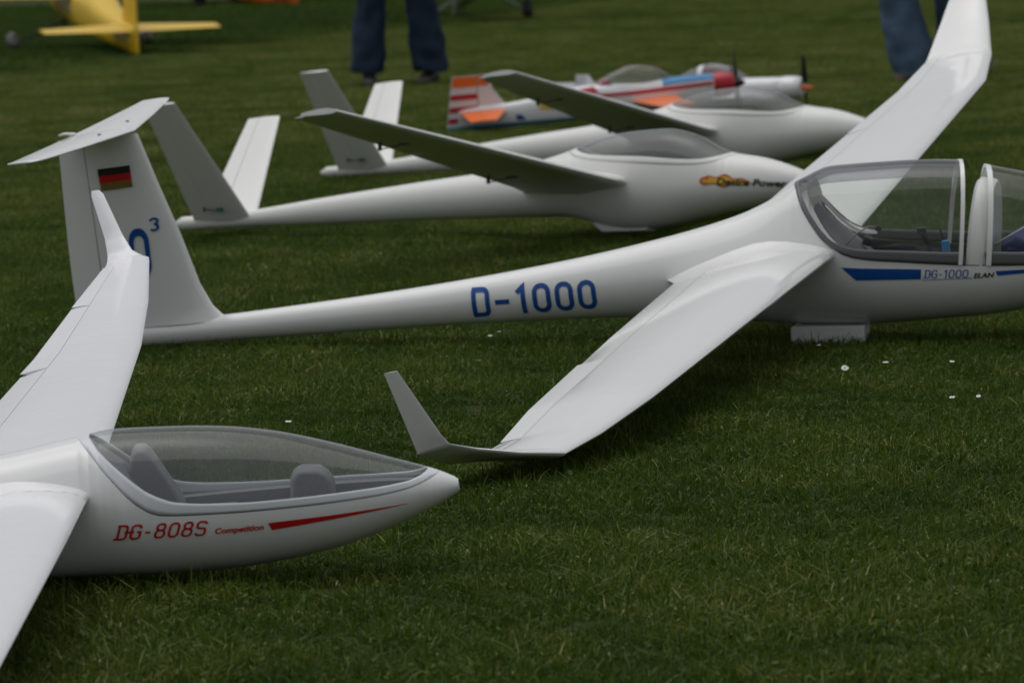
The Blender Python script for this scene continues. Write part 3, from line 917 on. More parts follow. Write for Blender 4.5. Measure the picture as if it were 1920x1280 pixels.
    far = inner + [((-.042, 2.54, .182), (-.242, 2.54, .174), u, .12), ((-.046, 2.565, .190), (-.238, 2.565, .184), (0, -.3, 1), .12), ((-.062, 2.68, .262), (-.213, 2.68, .258), (0, -.55, .8), .11),
             ((-.080, 2.78, .335), (-.188, 2.78, .332), (0, -.65, .75), .10), ((-.125, 2.83, .395), (-.195, 2.83, .392), (0, -.9, .4), .09), ((-.190, 2.86, .49), (-.222, 2.86, .49), (0, -.98, .15), .08)]
    w = wing_parts(root, mirror(near), [('flap', .2, 1.592, .02), ('aileron', 1.592, 2.5, .10), ('aileron', 2.5, 2.69, .05)], WHITE, tip_from=2.69, n=14, sub=8)
    fairing(w, B, mirror(near), .175, WHITE, .024, .03)
    w = wing_parts(root, far, [('flap', .2, 1.592, .02), ('aileron', 1.592, 2.54, .04)], WHITE, tip_from=2.54, n=14, sub=8)
    fairing(w, B, far, .175, WHITE, .024, .03)
    # foam block carrying the fuselage
    mb = MB()
    mb.box((0, 0, 0), (.180, .11, .050))
    o = mb.build('foam_block', FOAM, None, smooth=True, bevel=.004)
    o.location = (.778, 11.80, .0245); o.rotation_euler = (0, 0, -.2)
    tag(o, 'white foam block in the grass propping up the two-seat glider', 'foam block')
two_seater()

def vtail_glider(pose, label, logo):
    (x, y, z, yaw, pit, rol) = pose
    root = empty('model_glider', (x, y, z), (rol, pit, yaw))
    tag(root, label, 'model glider')
    st = [(-1.735, -.006, -.014, -.010, .004, 2), (-1.725, .004, -.026, -.010, .014, 2), (-1.70, .012, -.033, -.010, .021, 2), (-1.66, .012, -.034, -.010, .022, 2), (-1.58, .010, -.034, -.012, .022, 2), (-1.42, .020, -.036, -.010, .026, 2), (-1.17, .043, -.042, 0, .036, 2),
          (-.76, .076, -.052, .012, .058, 2), (-.56, .090, -.058, .016, .070, 2), (-.37, .112, -.064, .02, .085, 2), (-.25, .136, -.070, .022, .096, 2), (-.17, .160, -.088, .022, .100, 2), (-.07, .183, -.120, .02, .103, 2.05),
          (.02, .191, -.129, .015, .105, 2.1), (.118, .192, -.122, .01, .105, 2.1), (.21, .172, -.107, .005, .102, 2.05), (.345, .104, -.086, 0, .090, 2), (.47, .076, -.070, -.005, .072, 2), (.58, .036, -.051, -.012, .046, 2), (.65, -.002, -.032, -.018, .018, 2), (.664, -.014, -.024, -.019, .005, 2)]
    B = Body(st)
    sp = [(-.225, B.zt(-.225)), (-.20, .128), (-.183, .119), (-.107, .101), (.026, .084), (.18, .068), (.252, .064), (.308, .068), (.35, .085), (.378, B.zt(.378))]
    gp = [(-.198, B.zt(-.198)), (-.175, .137), (-.150, .127), (-.111, .118), (.06, .101), (.266, .080), (.325, .089), (.352, B.zt(.352))]
    ths, thg = seam_fn(B, sp), seam_fn(B, gp)
    xs = B.xs(.03, [p[0] for p in sp] + [p[0] for p in gp] + [-.223, -.196, .376, .350])
    mb = MB()
    B.shell(mb, xs, lambda x: ths(x) + (.006 if ths(x) > 0 else 0), lambda x: PI, 22)
    for e in (B.x0, B.x1):
        ring_cap(mb, [B.pt(e, 2 * PI * k / 24) for k in range(24)])
    fus = mb.build('fuselage', WHITE2, root)
    cxs = [q for q in xs if -.2251 <= q <= .3781]
    mb = MB(); B.shell(mb, cxs, lambda q: max(0, ths(q) - .03), lambda q: ths(q) + .03, 2, -.0025); mb.build('canopy_seam', SEAMD, fus)
    canopy_set(root, B, ths, thg, cxs, WHITE2, GLASS_C)
    tub(root, B, ths, [q for q in cxs if -.20 < q < .36], .0, [GREYI])
    extrude_profile([(-.16, -.095), (-.12, -.130), (.06, -.1345), (.10, -.10)], -.032, .032, .85).build('skid', WHITE2, fus, bevel=.003)
    right = [((.03, -.03, .014), (-.40, -.03, .004), (0, 0, 1), .15), ((.022, -.10, .021), (-.35, -.10, .010), (0, 0, 1), .13), ((.010, -.22, .029), (-.325, -.22, .019), (0, 0, 1), .12), ((-.06, -1.80, .141), (-.212, -1.80, .132), (0, 0, 1), .115)]
    for s, secs in ((-1, right), (1, mirror(right))):
        w = wing_parts(root, secs, [('flap', .22, 1.0, 0), ('aileron', 1.0, 1.78, .0)], WHITE2, n=10, root_y=.22)
        fairing(w, B, secs, .15, WHITE2, .02, .02)
        for yy in (.55, 1.32):
            mb = MB(); k = (yy - .22) / 1.58
            zz = .029 + .112 * k - .02; xx = -.26 + .10 * k
            mb.box((xx, s * yy, zz - .012), (.012, .003, .026)); mb.tube([(xx, s * yy, zz - .022), (xx + .07, s * yy, zz - .012)], .0016, 6)
            mb.build('control_horn', BLACK, w)
            mb = MB(); mb.box((xx + .085, s * yy, zz - .010), (.03, .022, .006)); mb.build('servo_cover', GREYD, w)
    for s in (-1, 1):
        up = (0, -s * .75, .66)
        secs = [((-1.425, s * .012, -.012), (-1.645, s * .012, -.016), up, .09), ((-1.514, s * .339, .361), (-1.640, s * .338, .360), up, .085)]
        mb = MB(); loft(mb, secs, b=.63, camber=0, n=10)
        t = mb.build('tail_panel', WHITE2, root, angle=60)
        m2 = MB(); loft(m2, secs, a=.642, camber=0, n=4); m2.build('ruddervator', WHITE2, t, angle=60)
        mb = MB(); c = Vector((-1.52, s * .055, .032)); n_ = Vector((0, s * .75, -.66))
        mb.box(c + n_ * .013, (.022, .01, .012)); mb.build('servo', GREENP, t)
        mb = MB(); mb.tube([c + n_ * .015, c + n_ * .015 + Vector((-.06, 0, .004))], .0015, 6); mb.box(c + n_ * .012 + Vector((-.06, 0, .003)), (.004, .006, .016)); mb.build('pushrod', BLACK, t)
    if logo:
        surf = on_side(B, .0012)
        s2 = on_side(B, .0020)
        s3 = on_side(B, .0028)
        # flame: red rim, yellow heart, ring at its left end
        def flame(surf_, sc, m_):
            pts = []
            for k in range(19):
                u = k / 18
                hgt = sc * (.021 * math.sin(PI * min(1, u * 1.15)) ** .6 * (1 + .35 * math.sin(u * 19)) * (1 - .5 * u) + .002)
                xx = .278 + .185 * u; zz = .012 - .020 * u
                pts.append(((xx, zz - hgt * .8), (xx + .006, zz + hgt)))
            side_poly(surf_, pts, 2).build('flame_mark', m_, fus, smooth=False)
        flame(surf, 1.0, FLAMEO); flame(s2, .66, FLAMEY)
        mb = MB(); stroke_mesh(mb, [(.293 + .014 * math.cos(a), .009 + .010 * math.sin(a)) for a in np.linspace(.6, 5.6, 16)], .006, lambda a, b: s3(a, b)); mb.build('flame_mark', FLAMEO, fus, smooth=False)
        font_text('Desire Power', frame_map(s3, (.330, -.0045), (.228, -.019), (.004, .030)), .035, .12).build('lettering', BLACKV, fus, smooth=False)
    else:
        mb = MB(); mb.tube([(-1.50, -.031, -.004), (-1.50, -.0335, -.004)], .006, 10); mb.build('yellow_dot', FLAMEY, fus)
    return root
vtail_glider((.4118, 15.5271, .159, -.4841, -.0564, -.1228), 'white V-tailed glider with a flame logo on its nose, nearer of the two', True)
vtail_glider((.8398, 18.6899, .1509, -.4193, -.0621, -.1153), 'farther white V-tailed glider, half hidden behind its twin, no logo', False)

# ------------------------------------------------------------------ powered models
def power_plane(name, loc, yaw, pitch, s, c, label, fin_h=.255, canopy='clear', gear=True, wing_z=.07, track=.19, wheel_r=.028, stab_hs=.28, wing_hs=.70, marks=False, prop=True, wing_chord=.30, roll=0.0, body_w=1.0, spat=None, strut=None, wing_x=.80, stab_dz=0.0):
    """local x forward from the rudder's trailing edge (0) to the propeller (1.38), scaled by s"""
    root = empty(name, loc, (roll, pitch, yaw))
    tag(root, label, 'model plane')
    body, wingm, finm, cowlm, deck = c['body'], c['wing'], c['fin'], c['cowl'], c['deck']
    st = [(.045, .100, .000, .05, .010, 2.4), (.10, .104, .000, .05, .020, 2.4), (.29, .112, .000, .055, .034, 2.6), (.43, .127, .000, .06, .046, 2.8), (.67, .163, .000, .07, .062, 3), (.80, .158, .004, .07, .066, 3), (.95, .150, .008, .075, .068, 3), (1.09, .165, .018, .085, .068, 3), (1.275, .167, .050, .105, .064, 2.8)]
    st = [(a * s, b * s, d * s, e * s, f * s * body_w, g) for a, b, d, e, f, g in st]
    B = Body(st)
    xs = B.xs(.04 * s)
    mb = MB(); B.shell(mb, xs, lambda x: 0, lambda x: PI, 18)
    for e in (B.x0, B.x1):
        ring_cap(mb, [B.pt(e, 2 * PI * k / 24) for k in range(24)])
    fus = mb.build('fuselage', body, root, angle=50)
    Cw = Body([(1.277 * s, .169 * s, .050 * s, .108 * s, .066 * s * body_w, 2.4), (1.31 * s, .172 * s, .050 * s, .11 * s, .070 * s * body_w, 2.3), (1.36 * s, .168 * s, .056 * s, .11 * s, .066 * s * body_w, 2.2), (1.38 * s, .155 * s, .07 * s, .112 * s, .05 * s * body_w, 2)])
    mb = MB(); Cw.shell(mb, Cw.xs(.01 * s), lambda x: 0, lambda x: PI, 18)
    for e in (Cw.x0, Cw.x1):
        ring_cap(mb, [Cw.pt(e, 2 * PI * k / 24) for k in range(24)])
    mb.build('cowling', cowlm, root, angle=50)
    if deck:
        mb = MB(); B.shell(mb, [x for x in xs if x > 1.02 * s], lambda x: 0, lambda x: 1.0, 8, .0015 * s); mb.build('front_deck', deck, fus)
    # canopy
    K = Body([(.70 * s, .166 * s, .12 * s, .14 * s, .02 * s, 2), (.78 * s, .205 * s, .12 * s, .14 * s, .046 * s, 2), (.90 * s, .240 * s, .12 * s, .14 * s, .056 * s, 2), (1.0 * s, .222 * s, .12 * s, .14 * s, .052 * s, 2), (1.09 * s, .168 * s, .12 * s, .14 * s, .03 * s, 2)])
    mb = MB(); K.shell(mb, K.xs(.02 * s), lambda x: 0, lambda x: 1.7, 12)
    mb.build('canopy_glass', c['glass'], root, angle=80)
    if canopy == 'frame':
        mb = MB(); K.shell(mb, [q * s for q in (.83, .845, .86)], lambda x: 0, lambda x: 1.7, 12, .002 * s); mb.build('canopy_frame', body, root)
        mb = MB(); K.shell(mb, [q * s for q in (1.0, 1.01, 1.02)], lambda x: 0, lambda x: 1.7, 12, .002 * s); mb.build('canopy_frame', GREYD, root)
        mb = MB(); mb.tube([(.86 * s, 0, .14 * s), (.87 * s, 0, .19 * s), (.88 * s, 0, .215 * s)], [.03 * s, .028 * s, .012 * s], 10); mb.build('pilot_figure', REDP, root)
    else:
        extrude_profile([(.72 * s, .14 * s), (.73 * s, .17 * s), (.77 * s, .185 * s), (.80 * s, .15 * s)], -.03 * s, .03 * s, .9).build('headrest', PINK if marks else GREYD, fus)
    # fin and rudder
    f = fin_h
    secs = [((.30 * s, 0, .09 * s), (.0, 0, .02 * s), (0, 1, 0), .06), ((.255 * s, 0, .13 * s), (.004 * s, 0, .13 * s), (0, 1, 0), .06), ((.19 * s, 0, f * .97 * s), (.045 * s, 0, f * .97 * s), (0, 1, 0), .06), ((.165 * s, 0, f * s), (.06 * s, 0, f * s), (0, 1, 0), .05)]
    mb = MB()
    # rudder runs the whole height down to the keel, fin only above the fuselage
    mb.grid([[(x * s, yy * .007 * s * t, z * s) for x, t in ((.30 - (z - .09) * .65, .2), (.24 - (z - .09) * .3, 1), (.147, 1))] for yy in (-1, 1) for z in (.09, .14, .2, f)] if False else
            [[(( .285 - max(0, z - .10) * .72) * s, 0, z * s), (.21 * s, -.007 * s, z * s), (.150 * s, -.006 * s, z * s), (.150 * s, .006 * s, z * s), (.21 * s, .007 * s, z * s)] for z in (.095, .14, .19, f * .97, f)], True, 0, True)
    fin = mb.build('fin', finm, root, angle=50)
    mb = MB()
    zs = [-.004, .05, .10, .15, .20 if f > .21 else f * .8, f * .96, f]
    mb.grid([[(.145 * s, -.006 * s, z * s), ((-.012 + .17 * max(0, z)) * s, -.002 * s, z * s), ((-.012 + .17 * max(0, z)) * s, .002 * s, z * s), (.145 * s, .006 * s, z * s)] for z in zs], True, 0, True)
    rud = mb.build('rudder', finm, fin, angle=50)
    if marks:
        def band(x0, x1, z0, z1, m_, nm, sl=0.0, y=.0085):
            for sd in (-1, 1):
                q = MB(); q.add([(x0 * s + .17 * z0 * s, sd * y * s, z0 * s), (x1 * s, sd * y * s, z0 * s), (x1 * s, sd * y * s, (z1 + sl) * s), (x0 * s + .17 * z1 * s, sd * y * s, z1 * s)], [(0, 1, 2, 3)])
                q.build(nm, m_, rud if x1 < .15 else fin, smooth=False)
        for z0, z1 in ((.035, .060), (.085, .112), (.145, .170)):
            band(-.010, .143, z0, z1, REDP, 'stripe')
        band(-.008, .144, .205, f - .002, ORANGE, 'tip_panel'); 
        q = MB(); q.add([(.151 * s, -.0088 * s, .205 * s), (.205 * s, -.0088 * s, .205 * s), (.178 * s, -.0088 * s, (f - .002) * s), (.151 * s, -.0088 * s, (f - .002) * s)], [(0, 1, 2, 3)]); q.build('tip_panel', ORANGE, fin, smooth=False)
        band(-.010, .143, -.003, .018, BLUEP, 'stripe')
        surf = on_side(B, .002 * s)
        side_poly(surf, [((.05 * s, .003 * s), (.05 * s, .020 * s)), ((.40 * s, .003 * s), (.40 * s, .020 * s)), ((.80 * s, .007 * s), (.80 * s, .02 * s))]).build('stripe', BLUEP, fus, smooth=False)
        side_poly(surf, [((.60 * s, .105 * s), (.60 * s, .118 * s)), ((.90 * s, .103 * s), (.90 * s, .122 * s)), ((1.27 * s, .118 * s), (1.27 * s, .136 * s))]).build('stripe', REDP, fus, smooth=False)
        side_poly(surf, [((.655 * s, .13 * s), (.62 * s, .150 * s)), ((.72 * s, .125 * s), (.70 * s, .158 * s))], 4).build('stripe', REDP, fus, smooth=False)
        side_poly(surf, [((.325 * s, .03 * s), (.315 * s, .055 * s)), ((.365 * s, .028 * s), (.345 * s, .055 * s))], 4).build('emblem', BLUE, fus, smooth=False)
        side_poly(surf, [((.44 * s, .072 * s), (.42 * s, .088 * s)), ((.50 * s, .066 * s), (.50 * s, .104 * s)), ((.62 * s, .082 * s), (.62 * s, .092 * s))], 6).build('emblem', FLAMEY, fus, smooth=False)
        font_text('Power', frame_map(on_side(B, .0035 * s), (.49 * s, .076 * s), (.085 * s, .004 * s), (0, .030 * s)), .03, .2).build('lettering', BLACKV, fus, smooth=False)
        side_poly(surf, [((.60 * s, .006 * s), (.60 * s, .022 * s)), ((.68 * s, .006 * s), (.70 * s, .022 * s))], 4).build('emblem', PINK, fus, smooth=False)
    for sd in (-1, 1):
        secs = [((.285 * s, 0, .085 * s), (.055 * s, 0, .085 * s), (0, 0, 1), .06), ((.19 * s, sd * stab_hs * s, (.088 + stab_dz) * s), (.07 * s, sd * stab_hs * s, (.088 + stab_dz) * s), (0, 0, 1), .06)]
        mb = MB(); loft(mb, secs, b=.55, camber=0, n=8, sub=2); t = mb.build('tailplane', c.get('stab', wingm), root, angle=60)
        mb = MB(); loft(mb, secs, a=.565, camber=0, n=4, sub=2); mb.build('elevator', c.get('stab', wingm), t, angle=60)
        wx = wing_x + wing_chord
        secs = [((wx * s, sd * .02 * s, wing_z * s), ((wx - wing_chord) * s, sd * .02 * s, wing_z * s), (0, 0, 1), .13), (((wx - .03) * s, sd * wing_hs * s, (wing_z + .015) * s), ((wx - wing_chord * .85) * s, sd * wing_hs * s, (wing_z + .015) * s), (0, 0, 1), .12)]
        mb = MB(); loft(mb, secs, b=.75, camber=0, n=10, sub=2); w = mb.build('wing', wingm, root, angle=60)
        mb = MB(); loft(mb, secs, a=.76, camber=0, n=4, sub=2); mb.build('aileron', wingm, w, angle=60)
    if gear:
        gx = 1.02
        cp, sp = math.cos(pitch), math.sin(pitch)
        zg = (wheel_r * s - loc[2] + gx * s * sp) / cp
        for sd in (-1, 1):
            yw = sd * track * s
            mb = MB(); mb.tube([(gx * s, sd * .03 * s, .03 * s), (gx * s, sd * .05 * s, .02 * s), (gx * s, yw * .93, zg)], [.008 * s, .009 * s, .005 * s], 6)
            leg = mb.build('gear_leg', strut or GREYM, root)
            mb = MB(); rows = []
            for k in range(25):
                a = 2 * PI * k / 24
                rows.append([(gx * s + math.cos(a) * (wheel_r * .68 + wheel_r * .32 * math.cos(b_)) * s, yw + math.sin(b_) * wheel_r * .42 * s, zg + math.sin(a) * (wheel_r * .68 + wheel_r * .32 * math.cos(b_)) * s) for b_ in np.linspace(0, 2 * PI, 11)])
            mb.grid(rows)
            wh = mb.build('wheel', RUBBER, root)
            mb = MB(); mb.tube([(gx * s, yw - .3 * wheel_r * s, zg), (gx * s, yw + .3 * wheel_r * s, zg)], wheel_r * .62 * s, 16); mb.build('rim', c.get('rim', FOAM), wh)
            if spat:
                Sp = Body([((gx - .07) * s, zg + .01 * s, zg - .002 * s, zg + .004 * s, .004 * s, 2), ((gx - .02) * s, zg + .042 * s, zg - .012 * s, zg + .01 * s, .020 * s, 2), ((gx + .03) * s, zg + .040 * s, zg - .012 * s, zg + .01 * s, .021 * s, 2), ((gx + .055) * s, zg + .012 * s, zg - .004 * s, zg + .004 * s, .005 * s, 2)])
                mb = MB(); Sp.shell(mb, Sp.xs(.008 * s), lambda x: 0, lambda x: PI, 10)
                mb.v = [(v[0], v[1] + yw, v[2]) for v in mb.v]
                mb.build('wheel_spat', spat, root)
    if prop:
        a0 = c.get('prop_angle', 8)
        mb = MB(); mb.tube([(1.375 * s, 0, .112 * s), (1.40 * s, 0, .112 * s), (1.425 * s, 0, .112 * s), (1.438 * s, 0, .112 * s)], [q * s * c.get('spin', 1) for q in (.026, .024, .014, .003)], 14)
        mb.build('spinner', c['spinner'], root)
        for sd in (-1, 1):
            mb = MB(); rows = []
            d = Vector((0, math.sin(R(a0)) * sd, math.cos(R(a0)) * sd)); e = Vector((0, d.z, -d.y))
            for q, wd, tw in ((.02, .010, 60), (.05, .016, 50), (.10, .017, 32), (.145, .013, 22), (.17, .005, 18)):
                t_ = e * math.cos(R(tw)) + Vector((1, 0, 0)) * math.sin(R(tw)); nn = t_.cross(d)
                cc = Vector((1.395, 0, .112)) + d * q
                rows.append([(cc + t_ * wd * a_ + nn * .003 * b_) * s for a_, b_ in ((-1, 0), (-.3, 1), (.5, .8), (1, 0), (.5, -.6), (-.3, -.8))])
            mb.grid(rows, True, 0, True)
            mb.build('propeller_blade', BLACK, root)
    return root

power_plane('model_plane', (-.262, 22.98, .004), R(8), R(-2.6), 1.0,
            dict(body=WFILM, wing=ORANGE, fin=WFILM, cowl=REDP, deck=BLUEP, glass=GLASS_K, spinner=BLACK, prop_angle=3),
            'aerobatic model with orange fin tip, red-white striped rudder and red cowling', marks=True, roll=R(1.5), gear=False, stab_dz=-.03, wing_chord=.22, wing_x=.88)
power_plane('model_plane', (.235, 24.7, .0), R(-25), R(0.3), 1.0,
            dict(body=WFILM, wing=WFILM, fin=WFILM, cowl=WFILM, deck=None, glass=glass('perspex_reddish', (0.62, 0.50, 0.52), 1.6, 1.5, 0.16), spinner=ORANGE, spin=.55, prop_angle=-8),
            'white propeller plane with orange spinner behind the red-cowled aerobatic model', fin_h=.125, canopy='frame', wing_hs=.5, body_w=1.25, gear=False)
power_plane('model_plane', (-2.70, 36.1, .0), R(107), R(-6), 2.0,
            dict(body=YELLOW, wing=YELLOW, fin=YELLOW, cowl=YELLOW, deck=None, glass=GLASS_K, spinner=BLACK, rim=FOAM),
            'big yellow model plane seen from behind, tail towards the camera', fin_h=.34, stab_hs=.335, track=.265, wheel_r=.04, wing_hs=.85, wing_z=.126, wing_chord=.34, body_w=1.25, spat=mat('spat_grey', (0.30, 0.30, 0.31), 0.5))
power_plane('model_plane', (-.43, 44.4, .03), R(-83), R(-6), 2.0,
            dict(body=WFILM, wing=WFILM, fin=WFILM, cowl=REDP, deck=REDP, glass=GLASS_K, spinner=RED, rim=RUBBER),
            'far plane showing only black wheels and pale gear legs right of the jeans', track=.21, wheel_r=.046)
power_plane('model_plane', (-2.08, 49.9, .0), R(121), R(-4), 1.7,
            dict(body=ORANGE, wing=BLUEP, fin=ORANGE, stab=BLUEP, cowl=ORANGE, deck=BLUEP, glass=GLASS_K, spinner=BLACK, rim=RUBBER),
            'farthest orange and blue plane, its tail just above the yellow tailplane', track=.13, wheel_r=.05, strut=BLACK)

# ------------------------------------------------------------------ people (the frame shows them from the knees down)
DENIM = mat('denim', (0.021, 0.037, 0.066), 0.9, 0.2, vary=0.35, vscale=9, bump=0.5, bscale=30)
DENIM2 = mat('denim_light', (0.080, 0.130, 0.200), 0.9, 0.2, vary=0.35, vscale=9, bump=0.5, bscale=30)
SHOE = mat('shoe_leather', (0.020, 0.016, 0.013), 0.55, vary=0.3, vscale=20)
SHOE2 = mat('shoe_brown', (0.06, 0.03, 0.022), 0.6, vary=0.3, vscale=20)
SKIN = mat('skin', (0.50, 0.32, 0.24), 0.55, vary=0.08)
HAIR = mat('hair_brown', (0.05, 0.032, 0.02), 0.7, vary=0.4, vscale=60)
JACKET = mat('jacket_dark', (0.03, 0.035, 0.045), 0.85, vary=0.3, vscale=12, bump=0.3, bscale=25)
JACKET2 = mat('shirt_grey', (0.25, 0.26, 0.28), 0.85, vary=0.2, vscale=12, bump=0.3, bscale=25)

def skin_mesh(name, verts, edges, material, parent, sub=2, root_i=0):
    """verts: (x,y,z,rx[,ry]) joints of a figure grown by the Skin modifier"""
    me = bpy.data.meshes.new(name)
    me.from_pydata([v[:3] for v in verts], edges, [])
    me.materials.append(material)
    o = bpy.data.objects.new(name, me)
    COL.objects.link(o)
    o.parent = parent
    md = o.modifiers.new('skin', 'SKIN')
    md.use_smooth_shade = True
    for i, v in enumerate(verts):
        sv = me.skin_vertices[0].data[i]
        sv.radius = (v[3], v[4] if len(v) > 4 else v[3])
        sv.use_root = i == root_i
    ss = o.modifiers.new('sub', 'SUBSURF'); ss.levels = sub; ss.render_levels = sub
    return o

def chain(n0, n):
    return [(n0 + i, n0 + i + 1) for i in range(n - 1)]

def person(loc, yaw, label, legs, denim, shoe, jacket, fold=1.7, wide=1.0):
    """legs: per side (hip, knee, ankle, toe yaw); local y is forwards"""
    root = empty('person', loc, (0, 0, yaw))
    tag(root, label, 'person')
    # jeans: two folded trouser legs and the seat, one mesh
    mb = MB()
    for si, (hip, knee, ank, ty) in enumerate(legs):
        hip, knee, ank = Vector(hip), Vector(knee), Vector(ank)
        pts = []
        for t in np.linspace(0, 1, 12): pts.append((hip.lerp(knee, t), .108 - .016 * t, .0))
        for t in np.linspace(0, 1, 26)[1:]:
            pts.append((knee.lerp(ank, t), .092 + .012 * math.sin(t * 2.2) + .018 * max(0, t - .6) , t))
        rows = []
        for i, (c, r_, t) in enumerate(pts):
            ring = []
            for k in range(28):
                a = 2 * PI * k / 28
                nz = pnoise(Vector((math.cos(a) * 1.6 + si * 7, math.sin(a) * 1.6, c.z * 9 + si * 3)))
                crease = .5 * math.sin(c.z * 55 + 2.2 * math.sin(a + si)) * max(0, t - .45) * 1.4
                rr = r_ * wide * (1 + fold * (.10 * nz + .07 * crease))
                ring.append((c.x + math.cos(a) * rr, c.y + math.sin(a) * rr * 1.08, c.z + .012 * math.sin(a * 2 + si) * t))
            rows.append(ring)
        last = rows[-1]
        cx = sum(p[0] for p in last) / 28; cy = sum(p[1] for p in last) / 28
        rows.append([(cx + (p[0] - cx) * .93, cy + (p[1] - cy) * .93, p[2] + .004) for p in last])
        rows.append([(cx + (p[0] - cx) * .88, cy + (p[1] - cy) * .88, p[2] + .05) for p in last])
        mb.grid(rows, True)
    hl, hr = Vector(legs[0][0]), Vector(legs[1][0])
    c = (hl + hr) / 2
    rows = []
    for dz, rx, ry in ((-.06, .10, .09), (-.02, .165, .12), (.06, .175, .128), (.14, .165, .12), (.20, .158, .112)):
        rows.append([(c.x + rx * math.cos(2 * PI * k / 28), c.y + ry * math.sin(2 * PI * k / 28), c.z + dz) for k in range(28)])
    mb.grid(rows, True, 0, True)
    mb.build('jeans', denim, root, angle=80)
    for hip, knee, ank, ty in legs:
        ank = Vector(ank)
        m3 = Matrix.Rotation(ty, 3, 'Z')
        sections = [(-.085, .030, .05, .075), (-.07, .036, .0, .095), (-.02, .037, .0, .098), (.04, .040, .0, .085), (.10, .046, .0, .062), (.15, .042, .0, .048), (.18, .026, .004, .036), (.19, .010, .010, .026)]
        rows = []
        for y, w, zb, zt in sections:
            zb = max(0.004, zb)
            rows.append([Vector((ank.x, ank.y, 0)) + m3 @ Vector((math.copysign(abs(math.cos(a)) ** .7, math.cos(a)) * w, y, (zb + zt) / 2 + math.copysign(abs(math.sin(a)) ** .8, math.sin(a)) * (zt - zb) / 2)) for a in [2 * PI * k / 18 for k in range(18)]])
        q = MB(); q.grid(rows, True, 0, True)
        sh = q.build('shoe', shoe, root, angle=70)
        q = MB()
        q.grid([[Vector((ank.x, ank.y, 0)) + m3 @ Vector((math.cos(2 * PI * k / 20) * w * 1.06, .052 + math.sin(2 * PI * k / 20) * .145, z)) for k in range(20)] for z, w in ((.0, .043), (.018, .043))], True, 0, True)
        q.build('sole', RUBBER, sh)
    # body above the trousers: torso, neck, head, arms with five-fingered hands
    zc = c.z
    V = [(c.x, c.y, zc + .1, .14, .10), (c.x, c.y, zc + .28, .14, .10), (c.x, c.y + .01, zc + .45, .155, .105), (c.x, c.y, zc + .55, .07, .06), (c.x, c.y + .005, zc + .62, .052), (c.x, c.y + .02, zc + .69, .070, .085), (c.x, c.y + .02, zc + .78, .076, .095), (c.x, c.y + .015, zc + .85, .05, .06)]
    E_ = chain(0, 8)
    J = [(c.x, c.y, zc + .06, .17, .13), (c.x, c.y, zc + .28, .165, .125), (c.x, c.y + .01, zc + .45, .175, .125), (c.x, c.y, zc + .55, .085, .075)]
    JE = chain(0, 4)
    for sd in (-1, 1):
        sh_, el, wr = Vector((c.x + sd * .19, c.y, zc + .51)), Vector((c.x + sd * .25, c.y - .03, zc + .22)), Vector((c.x + sd * .25, c.y + .07, zc - .01))
        b0 = len(V)
        V += [(*sh_, .055), (*el, .042), (*wr, .030, .024), (wr.x, wr.y + .02, wr.z - .05, .038, .017), (wr.x, wr.y + .03, wr.z - .09, .038, .014)]
        E_ += [(2, b0)] + chain(b0, 5)
        palm = Vector(V[-1][:3])
        for k, ln in enumerate((.065, .075, .07, .055)):
            i0 = len(V)
            off = Vector((0, .027 - .018 * k, 0))
            V += [(*(palm + off + Vector((0, .004, -.012))), .009), (*(palm + off + Vector((-sd * .008, .008, -.012 - ln * .5))), .0085), (*(palm + off + Vector((-sd * .022, .014, -.012 - ln * .9))), .0075)]
            E_ += [(b0 + 4, i0)] + chain(i0, 3)
        i0 = len(V); t0 = Vector(V[b0 + 3][:3])
        V += [(*(t0 + Vector((-sd * .01, .035, -.012))), .011), (*(t0 + Vector((-sd * .018, .052, -.04))), .009)]
        E_ += [(b0 + 3, i0), (i0, i0 + 1)]
        j0 = len(J)
        J += [(*sh_, .072), (*el, .058), (*(wr + Vector((0, -.01, .03))), .044)]
        JE += [(2, j0)] + chain(j0, 3)
    i0 = len(V)
    V += [(c.x, c.y + .125, zc + .735, .014), (c.x - .082, c.y + .01, zc + .745, .014, .022), (c.x + .082, c.y + .01, zc + .745, .014, .022)]
    E_ += [(6, i0), (6, i0 + 1), (6, i0 + 2)]
    skin_mesh('body', V, E_, SKIN, root)
    skin_mesh('jacket', J, JE, jacket, root)
    mb = MB(); rows = []
    for i in range(8):
        ph = i / 7 * 1.75
        rows.append([(c.x + .089 * math.sin(ph) * math.cos(a), c.y + .005 + .108 * math.sin(ph) * math.sin(a) - (.02 if math.sin(a) > .3 else 0) * math.sin(ph), zc + .78 + .115 * math.cos(ph) + (.05 if math.sin(a) > .3 and ph > 1.2 else 0)) for a in [2 * PI * k / 24 for k in range(24)]])
    mb.grid(rows, True)
    mb.build('hair', HAIR, root, angle=80)
    return root

person((-.615, 28.9, 0), R(176), 'person in dark blue jeans and dark shoes standing with legs apart on the grass',
       [((-.10, 0, .88), (-.155, .02, .47), (-.185, -.02, .085), R(-12)), ((.10, 0, .88), (.155, .01, .47), (.180, .02, .085), R(10))], DENIM, SHOE, JACKET)
person((2.36, 26.9, 0), R(150), 'person in blue jeans walking behind the raised wing of the two-seat glider',
       [((-.09, 0, .88), (-.16, -.02, .48), (-.07, -.35, .06), R(10)), ((.09, 0, .88), (.13, .10, .47), (.05, .06, .045), R(-8))], DENIM2, SHOE2, JACKET2, wide=1.22)

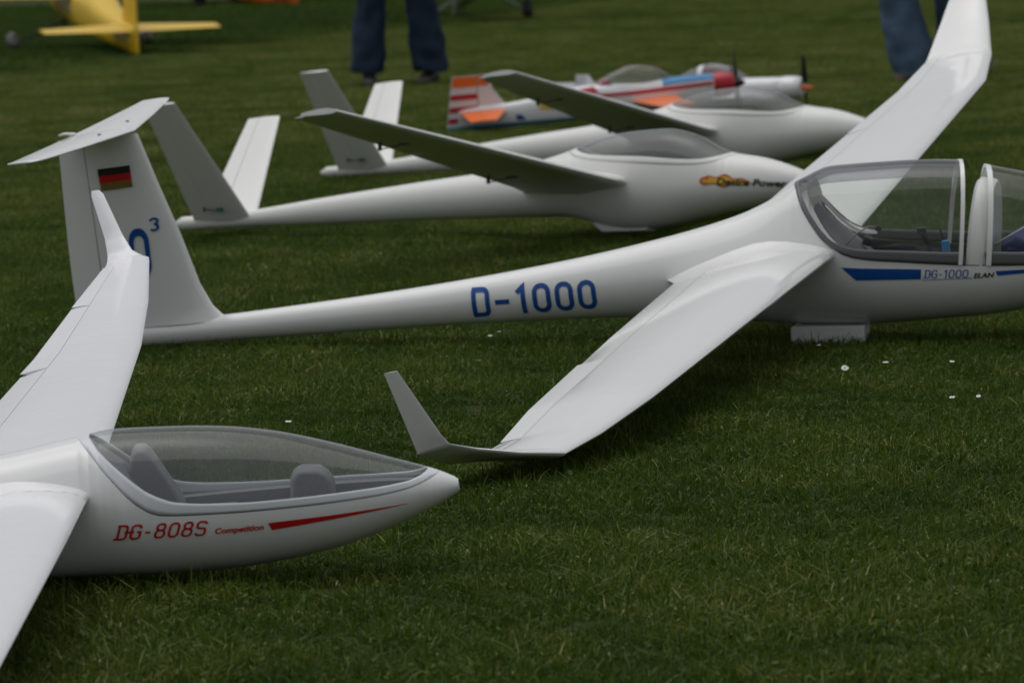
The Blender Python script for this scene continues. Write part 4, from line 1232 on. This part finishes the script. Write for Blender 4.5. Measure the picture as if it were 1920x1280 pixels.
# ------------------------------------------------------------------ daisies and feathers in the turf
PETAL = mat('daisy_petal', (0.80, 0.80, 0.76), 0.7)
DISC = mat('daisy_centre', (0.55, 0.36, 0.04), 0.8)
STEM = mat('daisy_stem', (0.06, 0.10, 0.02), 0.7)
def daisy(x, y, z, r_, tilt, az, label):
    root = empty('daisy', (x, y, 0), (0, 0, az))
    tag(root, label, 'flower', 'daisies dotted over the lawn')
    mb = MB(); mb.tube([(0, 0, 0), (.002, .001, z * .5), (0, 0, z)], .0009, 5); mb.build('stem', STEM, root)
    rt = Euler((tilt, 0, 0)).to_matrix()
    mb = MB(); nP = 15
    for k in range(nP):
        a = 2 * PI * k / nP + random.uniform(-.08, .08); l = r_ * random.uniform(.85, 1.08)
        p = []
        for t, w, h in ((.2, .05, .0), (.6, .16, .10), (.92, .15, .06), (1.0, .05, .02)):
            for q in (-1, 1):
                v = Vector((math.cos(a) * l * t - math.sin(a) * q * w * r_, math.sin(a) * l * t + math.cos(a) * q * w * r_, h * r_ * random.uniform(.6, 1.3)))
                p.append(rt @ v + Vector((0, 0, z)))
        mb.add(p, [(0, 1, 3, 2), (2, 3, 5, 4), (4, 5, 7, 6)])
    mb.build('petals', PETAL, root, smooth=False)
    mb = MB(); mb.grid([[rt @ Vector((math.cos(2 * PI * k / 10) * r_ * .3 * math.cos(e), math.sin(2 * PI * k / 10) * r_ * .3 * math.cos(e), r_ * .18 * math.sin(e) + r_ * .02)) + Vector((0, 0, z)) for k in range(10)] for e in (0, .5, 1.0, 1.4)], True, 0, True)
    mb.build('flower_centre', DISC, root)
for x, y, r_, ti, lb in ((-.053, 11.985, .011, .5, 'left daisy of the close pair below the blue registration'), (-.031, 12.005, .008, .3, 'right daisy of the close pair below the blue registration'),
                         (.748, 10.891, .013, .7, 'largest daisy, in front of the foam block'), (.842, 10.919, .011, .2, 'daisy just right of the largest one'),
                         (.924, 10.185, .010, .6, 'left of the two nearest daisies by the right edge'), (.975, 10.135, .008, .5, 'right of the two nearest daisies by the right edge'),
                         (-.478, 10.199, .011, .2, 'lone daisy above the foreground canopy'), (.722, 11.374, .008, .3, 'small daisy just below the foam block'), (.988, 10.867, .009, .3, 'small daisy right of the largest one, near the right edge')):
    daisy(x, y, random.uniform(.030, .042), r_ * .66, ti * random.uniform(.3, 1.2), random.uniform(-.4, .4), lb)
